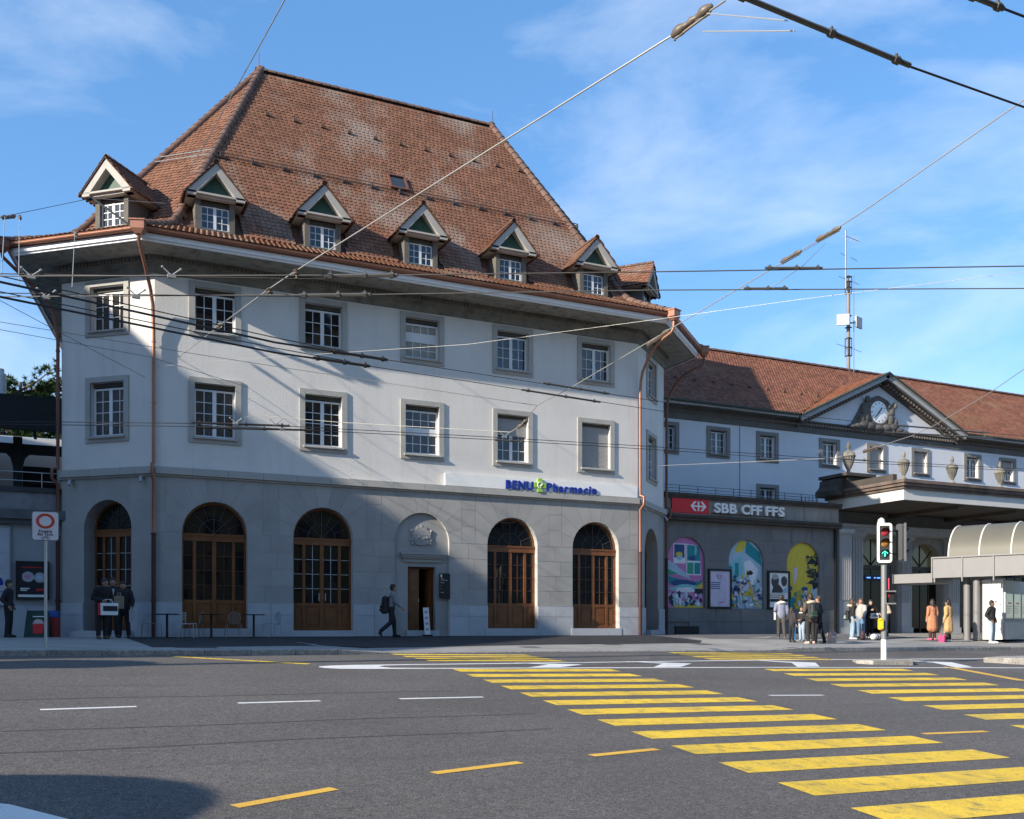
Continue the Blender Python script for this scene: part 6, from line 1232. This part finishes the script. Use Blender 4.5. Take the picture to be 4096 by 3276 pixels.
# man walking past the house door
p=G(7.4,-1.0); person('person in grey jacket and black trousers striding right past the house door',p,82,1.78,'back','fwd','walk',skin=(.38,.23,.16),hair=(.025,.02,.016),top=(.2,.22,.25),bottom=(.012,.013,.016),shoe=(.01,.01,.01),coat=1,lean=.08)
backpack(p,82,1.78,'black backpack on the back of the person striding right',mat('bag_black',(.014,.015,.018),.6,0,.2,8),s=1.15,wear=(0,.2,1.08))
# first group in front of the yellow mural
p=G(22.35,-3.0); person('person in pale blue puffer jacket with white fur collar facing the poster wall',p,150,1.68,'bent','down','step',skin=(.4,.25,.18),top=(.2,.22,.3),bottom=(.06,.055,.05),shoe=(.12,.12,.13),hood=(.7,.66,.6),bulk=1.12)
carrier('paper_sheet','white paper folder held by the person in pale blue puffer jacket','paper',off(p,150,1.68,(.2,-.3,.78)),60,.12,.3,.012,white,None,False)
p=G(21.15,-4.95); person('child in dark jacket and black trousers with bright blue side stripes',p,100,1.26,'bent','down',skin=(.42,.26,.18),top=(.035,.03,.035),bottom=(.015,.015,.018),shoe=(.1,.09,.1),coat=1,stripe=(.02,.3,.75),hair=(.04,.025,.018),hairlen=.6)
p=G(22.2,-4.3); person('child in black jacket with white collar and light jeans in the middle of the group',p,-80,1.3,'bent','bent',skin=(.42,.26,.18),top=(.02,.02,.022),bottom=(.3,.38,.46),shoe=(.3,.3,.3),hood=(.62,.58,.52),hair=(.04,.025,.018),hairlen=.6)
p=G(21.2,-5.85); person('tall person in brown grey parka with beige fur hood seen from behind, pale shoes',p,165,1.76,'bent','bent',skin=(.42,.26,.18),top=(.085,.07,.058),bottom=(.025,.022,.02),shoe=(.6,.42,.36),coat=1,hood=(.55,.44,.33),bulk=1.12,hair=(.05,.03,.02))
backpack(p,165,1.76,'dark backpack with green marking worn by the tall person in brown grey parka',mat('bag_charcoal',(.025,.028,.03),.6,0,.2,8),mat('bag_dark_green',(.02,.05,.035),.6),s=1.1,wear=(.06,.27,1.14))
p=G(21.95,-5.45); person('person in black standing half hidden behind the tall person in parka',p,215,1.7,'down','bent','step',skin=(.42,.26,.18),top=(.015,.015,.017),bottom=(.01,.01,.012),shoe=(.012,.012,.012),coat=1,hair=(.06,.035,.02))
carrier('gift_bag','pale pink printed gift bag standing on the pavement right of the first group','bag',G(22.75,-5.25),15,.15,.38,.09,mat('bag_peach',(.62,.47,.38),.6,0,.2,9),[(mat('bag_print_violet',(.25,.18,.3),.6),-.9,.9,.72,.95),(mat('bag_print_tan',(.5,.3,.22),.6),-.6,.5,.1,.5)])
# second group in front of the portal
p=G(25.85,-3.1); person('person in black jacket with beige fur hood and light jeans, leftmost of the portal group',p,60,1.62,'face','down',skin=(.45,.28,.2),top=(.02,.02,.022),bottom=(.26,.36,.46),shoe=(.6,.6,.6),coat=3,hood=(.55,.45,.34),hair=(.07,.035,.018),hairlen=1.2,bulk=1.1)
backpack(p,60,1.62,'small black and mint backpack worn by the leftmost person of the portal group',mat('bag_black2',(.02,.022,.022),.5),mat('bag_mint',(.3,.45,.42),.5),s=.75,wear=(0,.22,1.05))
p=G(26.85,-2.55); person('person with brown hair in grey waistcoat with white sleeves and blue jeans',p,-60,1.64,'fwd','down',skin=(.45,.28,.2),top=(.4,.38,.36),bottom=(.13,.23,.36),shoe=(.05,.05,.05),hair=(.12,.06,.03),hairlen=.8)
p=G(27.6,-2.3); person('person with dark hair in black jacket carrying a white shoulder bag in the portal group',p,-20,1.62,'bent','chest',skin=(.45,.28,.2),top=(.015,.015,.017),bottom=(.012,.012,.014),shoe=(.5,.5,.5),hair=(.02,.014,.012),hairlen=1.2,nod=.6)
t=thing('shoulder_bag','white shoulder bag with black edging worn by the dark haired person of the portal group','bag',off(p,-20,1.62,(.12,-.2,.95)),R(-20)); remeshed('bag_body',[((-.13,0,0),.07,(.13,0,0),.07),((-.12,0,.1),.06,(.12,0,.1),.06)],white,t,.015); MB().tube([(-.15,0,.1),(-.1,.1,.5),(.1,.2,.52),(.15,0,.1)],.012,6).obj('strap',black,t); MB().box(-.14,.14,-.08,-.065,.02,.05).obj('edging',black,t)
p=G(28.2,-2.55); person('blonde person in beige jacket standing just left of the traffic light pole',p,-100,1.64,'bent','bent',skin=(.45,.28,.2),top=(.4,.31,.23),bottom=(.02,.02,.022),shoe=(.4,.4,.4),hair=(.5,.36,.2),hairlen=1.2,coat=1)
t=thing('duffel_bag','white and black duffel bag lying at the feet of the portal group','bag',G(26.95,-3.35),R(10)); remeshed('bag_body',[((-.28,0,.13),.13,(.28,0,.13),.13)],mat('duffel_white',(.66,.65,.64),.6,0,.1,5),t,.018)
for x in (-.14,.02,.16): MB().tube([(x+.0*a,.137*math.cos(a),.13+.137*math.sin(a)) for a in [2*PI*k/14 for k in range(15)]],.014,5).obj('strap',black,t)
t=thing('backpack','dark backpack set down on the pavement beside the leftmost portal group person','backpack',G(26.2,-3.3),R(30)); remeshed('bag',[((-.08,0,.1),.1,(.08,0,.1),.1),((0,0,.2),.1,(0,0,.3),.08)],mat('bag_plum',(.05,.025,.03),.6),t,.016)
# couple in long coats, man at the kiosk
p=G(30.15,-3.2); person('person in long orange tan coat with dark hair, behind the camel coat',p,170,1.7,'down','down',skin=(.45,.28,.2),top=(.45,.2,.11),bottom=(.05,.02,.02),shoe=(.6,.12,.2),coat=2,hair=(.02,.014,.012),hairlen=.6)
p=G(30.2,-3.95); person('person in long belted camel coat with dark hair seen from behind, white shoes',p,-165,1.72,'down','down',skin=(.45,.28,.2),top=(.5,.31,.14),bottom=(.03,.02,.02),shoe=(.7,.68,.68),coat=2,hair=(.02,.014,.012),hairlen=.5,belt=(.42,.26,.11),bulk=1.2)
carrier('pink_bag','bright pink bag standing at the feet of the couple in long coats','bag',G(29.75,-4.05),30,.16,.24,.1,mat('hot_pink',(.72,.03,.16),.5,0,.1,6),[(mat('bag_navy',(.05,.05,.12),.6),-.9,.2,.55,.98)])
p=G(31.95,-4.6); person('person in black padded jacket and light jeans leaning at the white kiosk wall',p,12,1.76,'pocket','pocket','wide',skin=(.2,.11,.07),hair=(.015,.012,.01),top=(.014,.015,.02),bottom=(.36,.45,.5),shoe=(.72,.7,.68),bulk=1.15)
for o in scn.objects:
    if o.type=='MESH' and o.parent is None and 'kind' not in o and 'label' not in o: print('UNLABELLED',o.name)
for o in scn.objects:
    if 'label' in o and not 4<=len(o['label'].replace('-',' ').split())<=16: print('LABEL',len(o['label'].split()),o['label'])
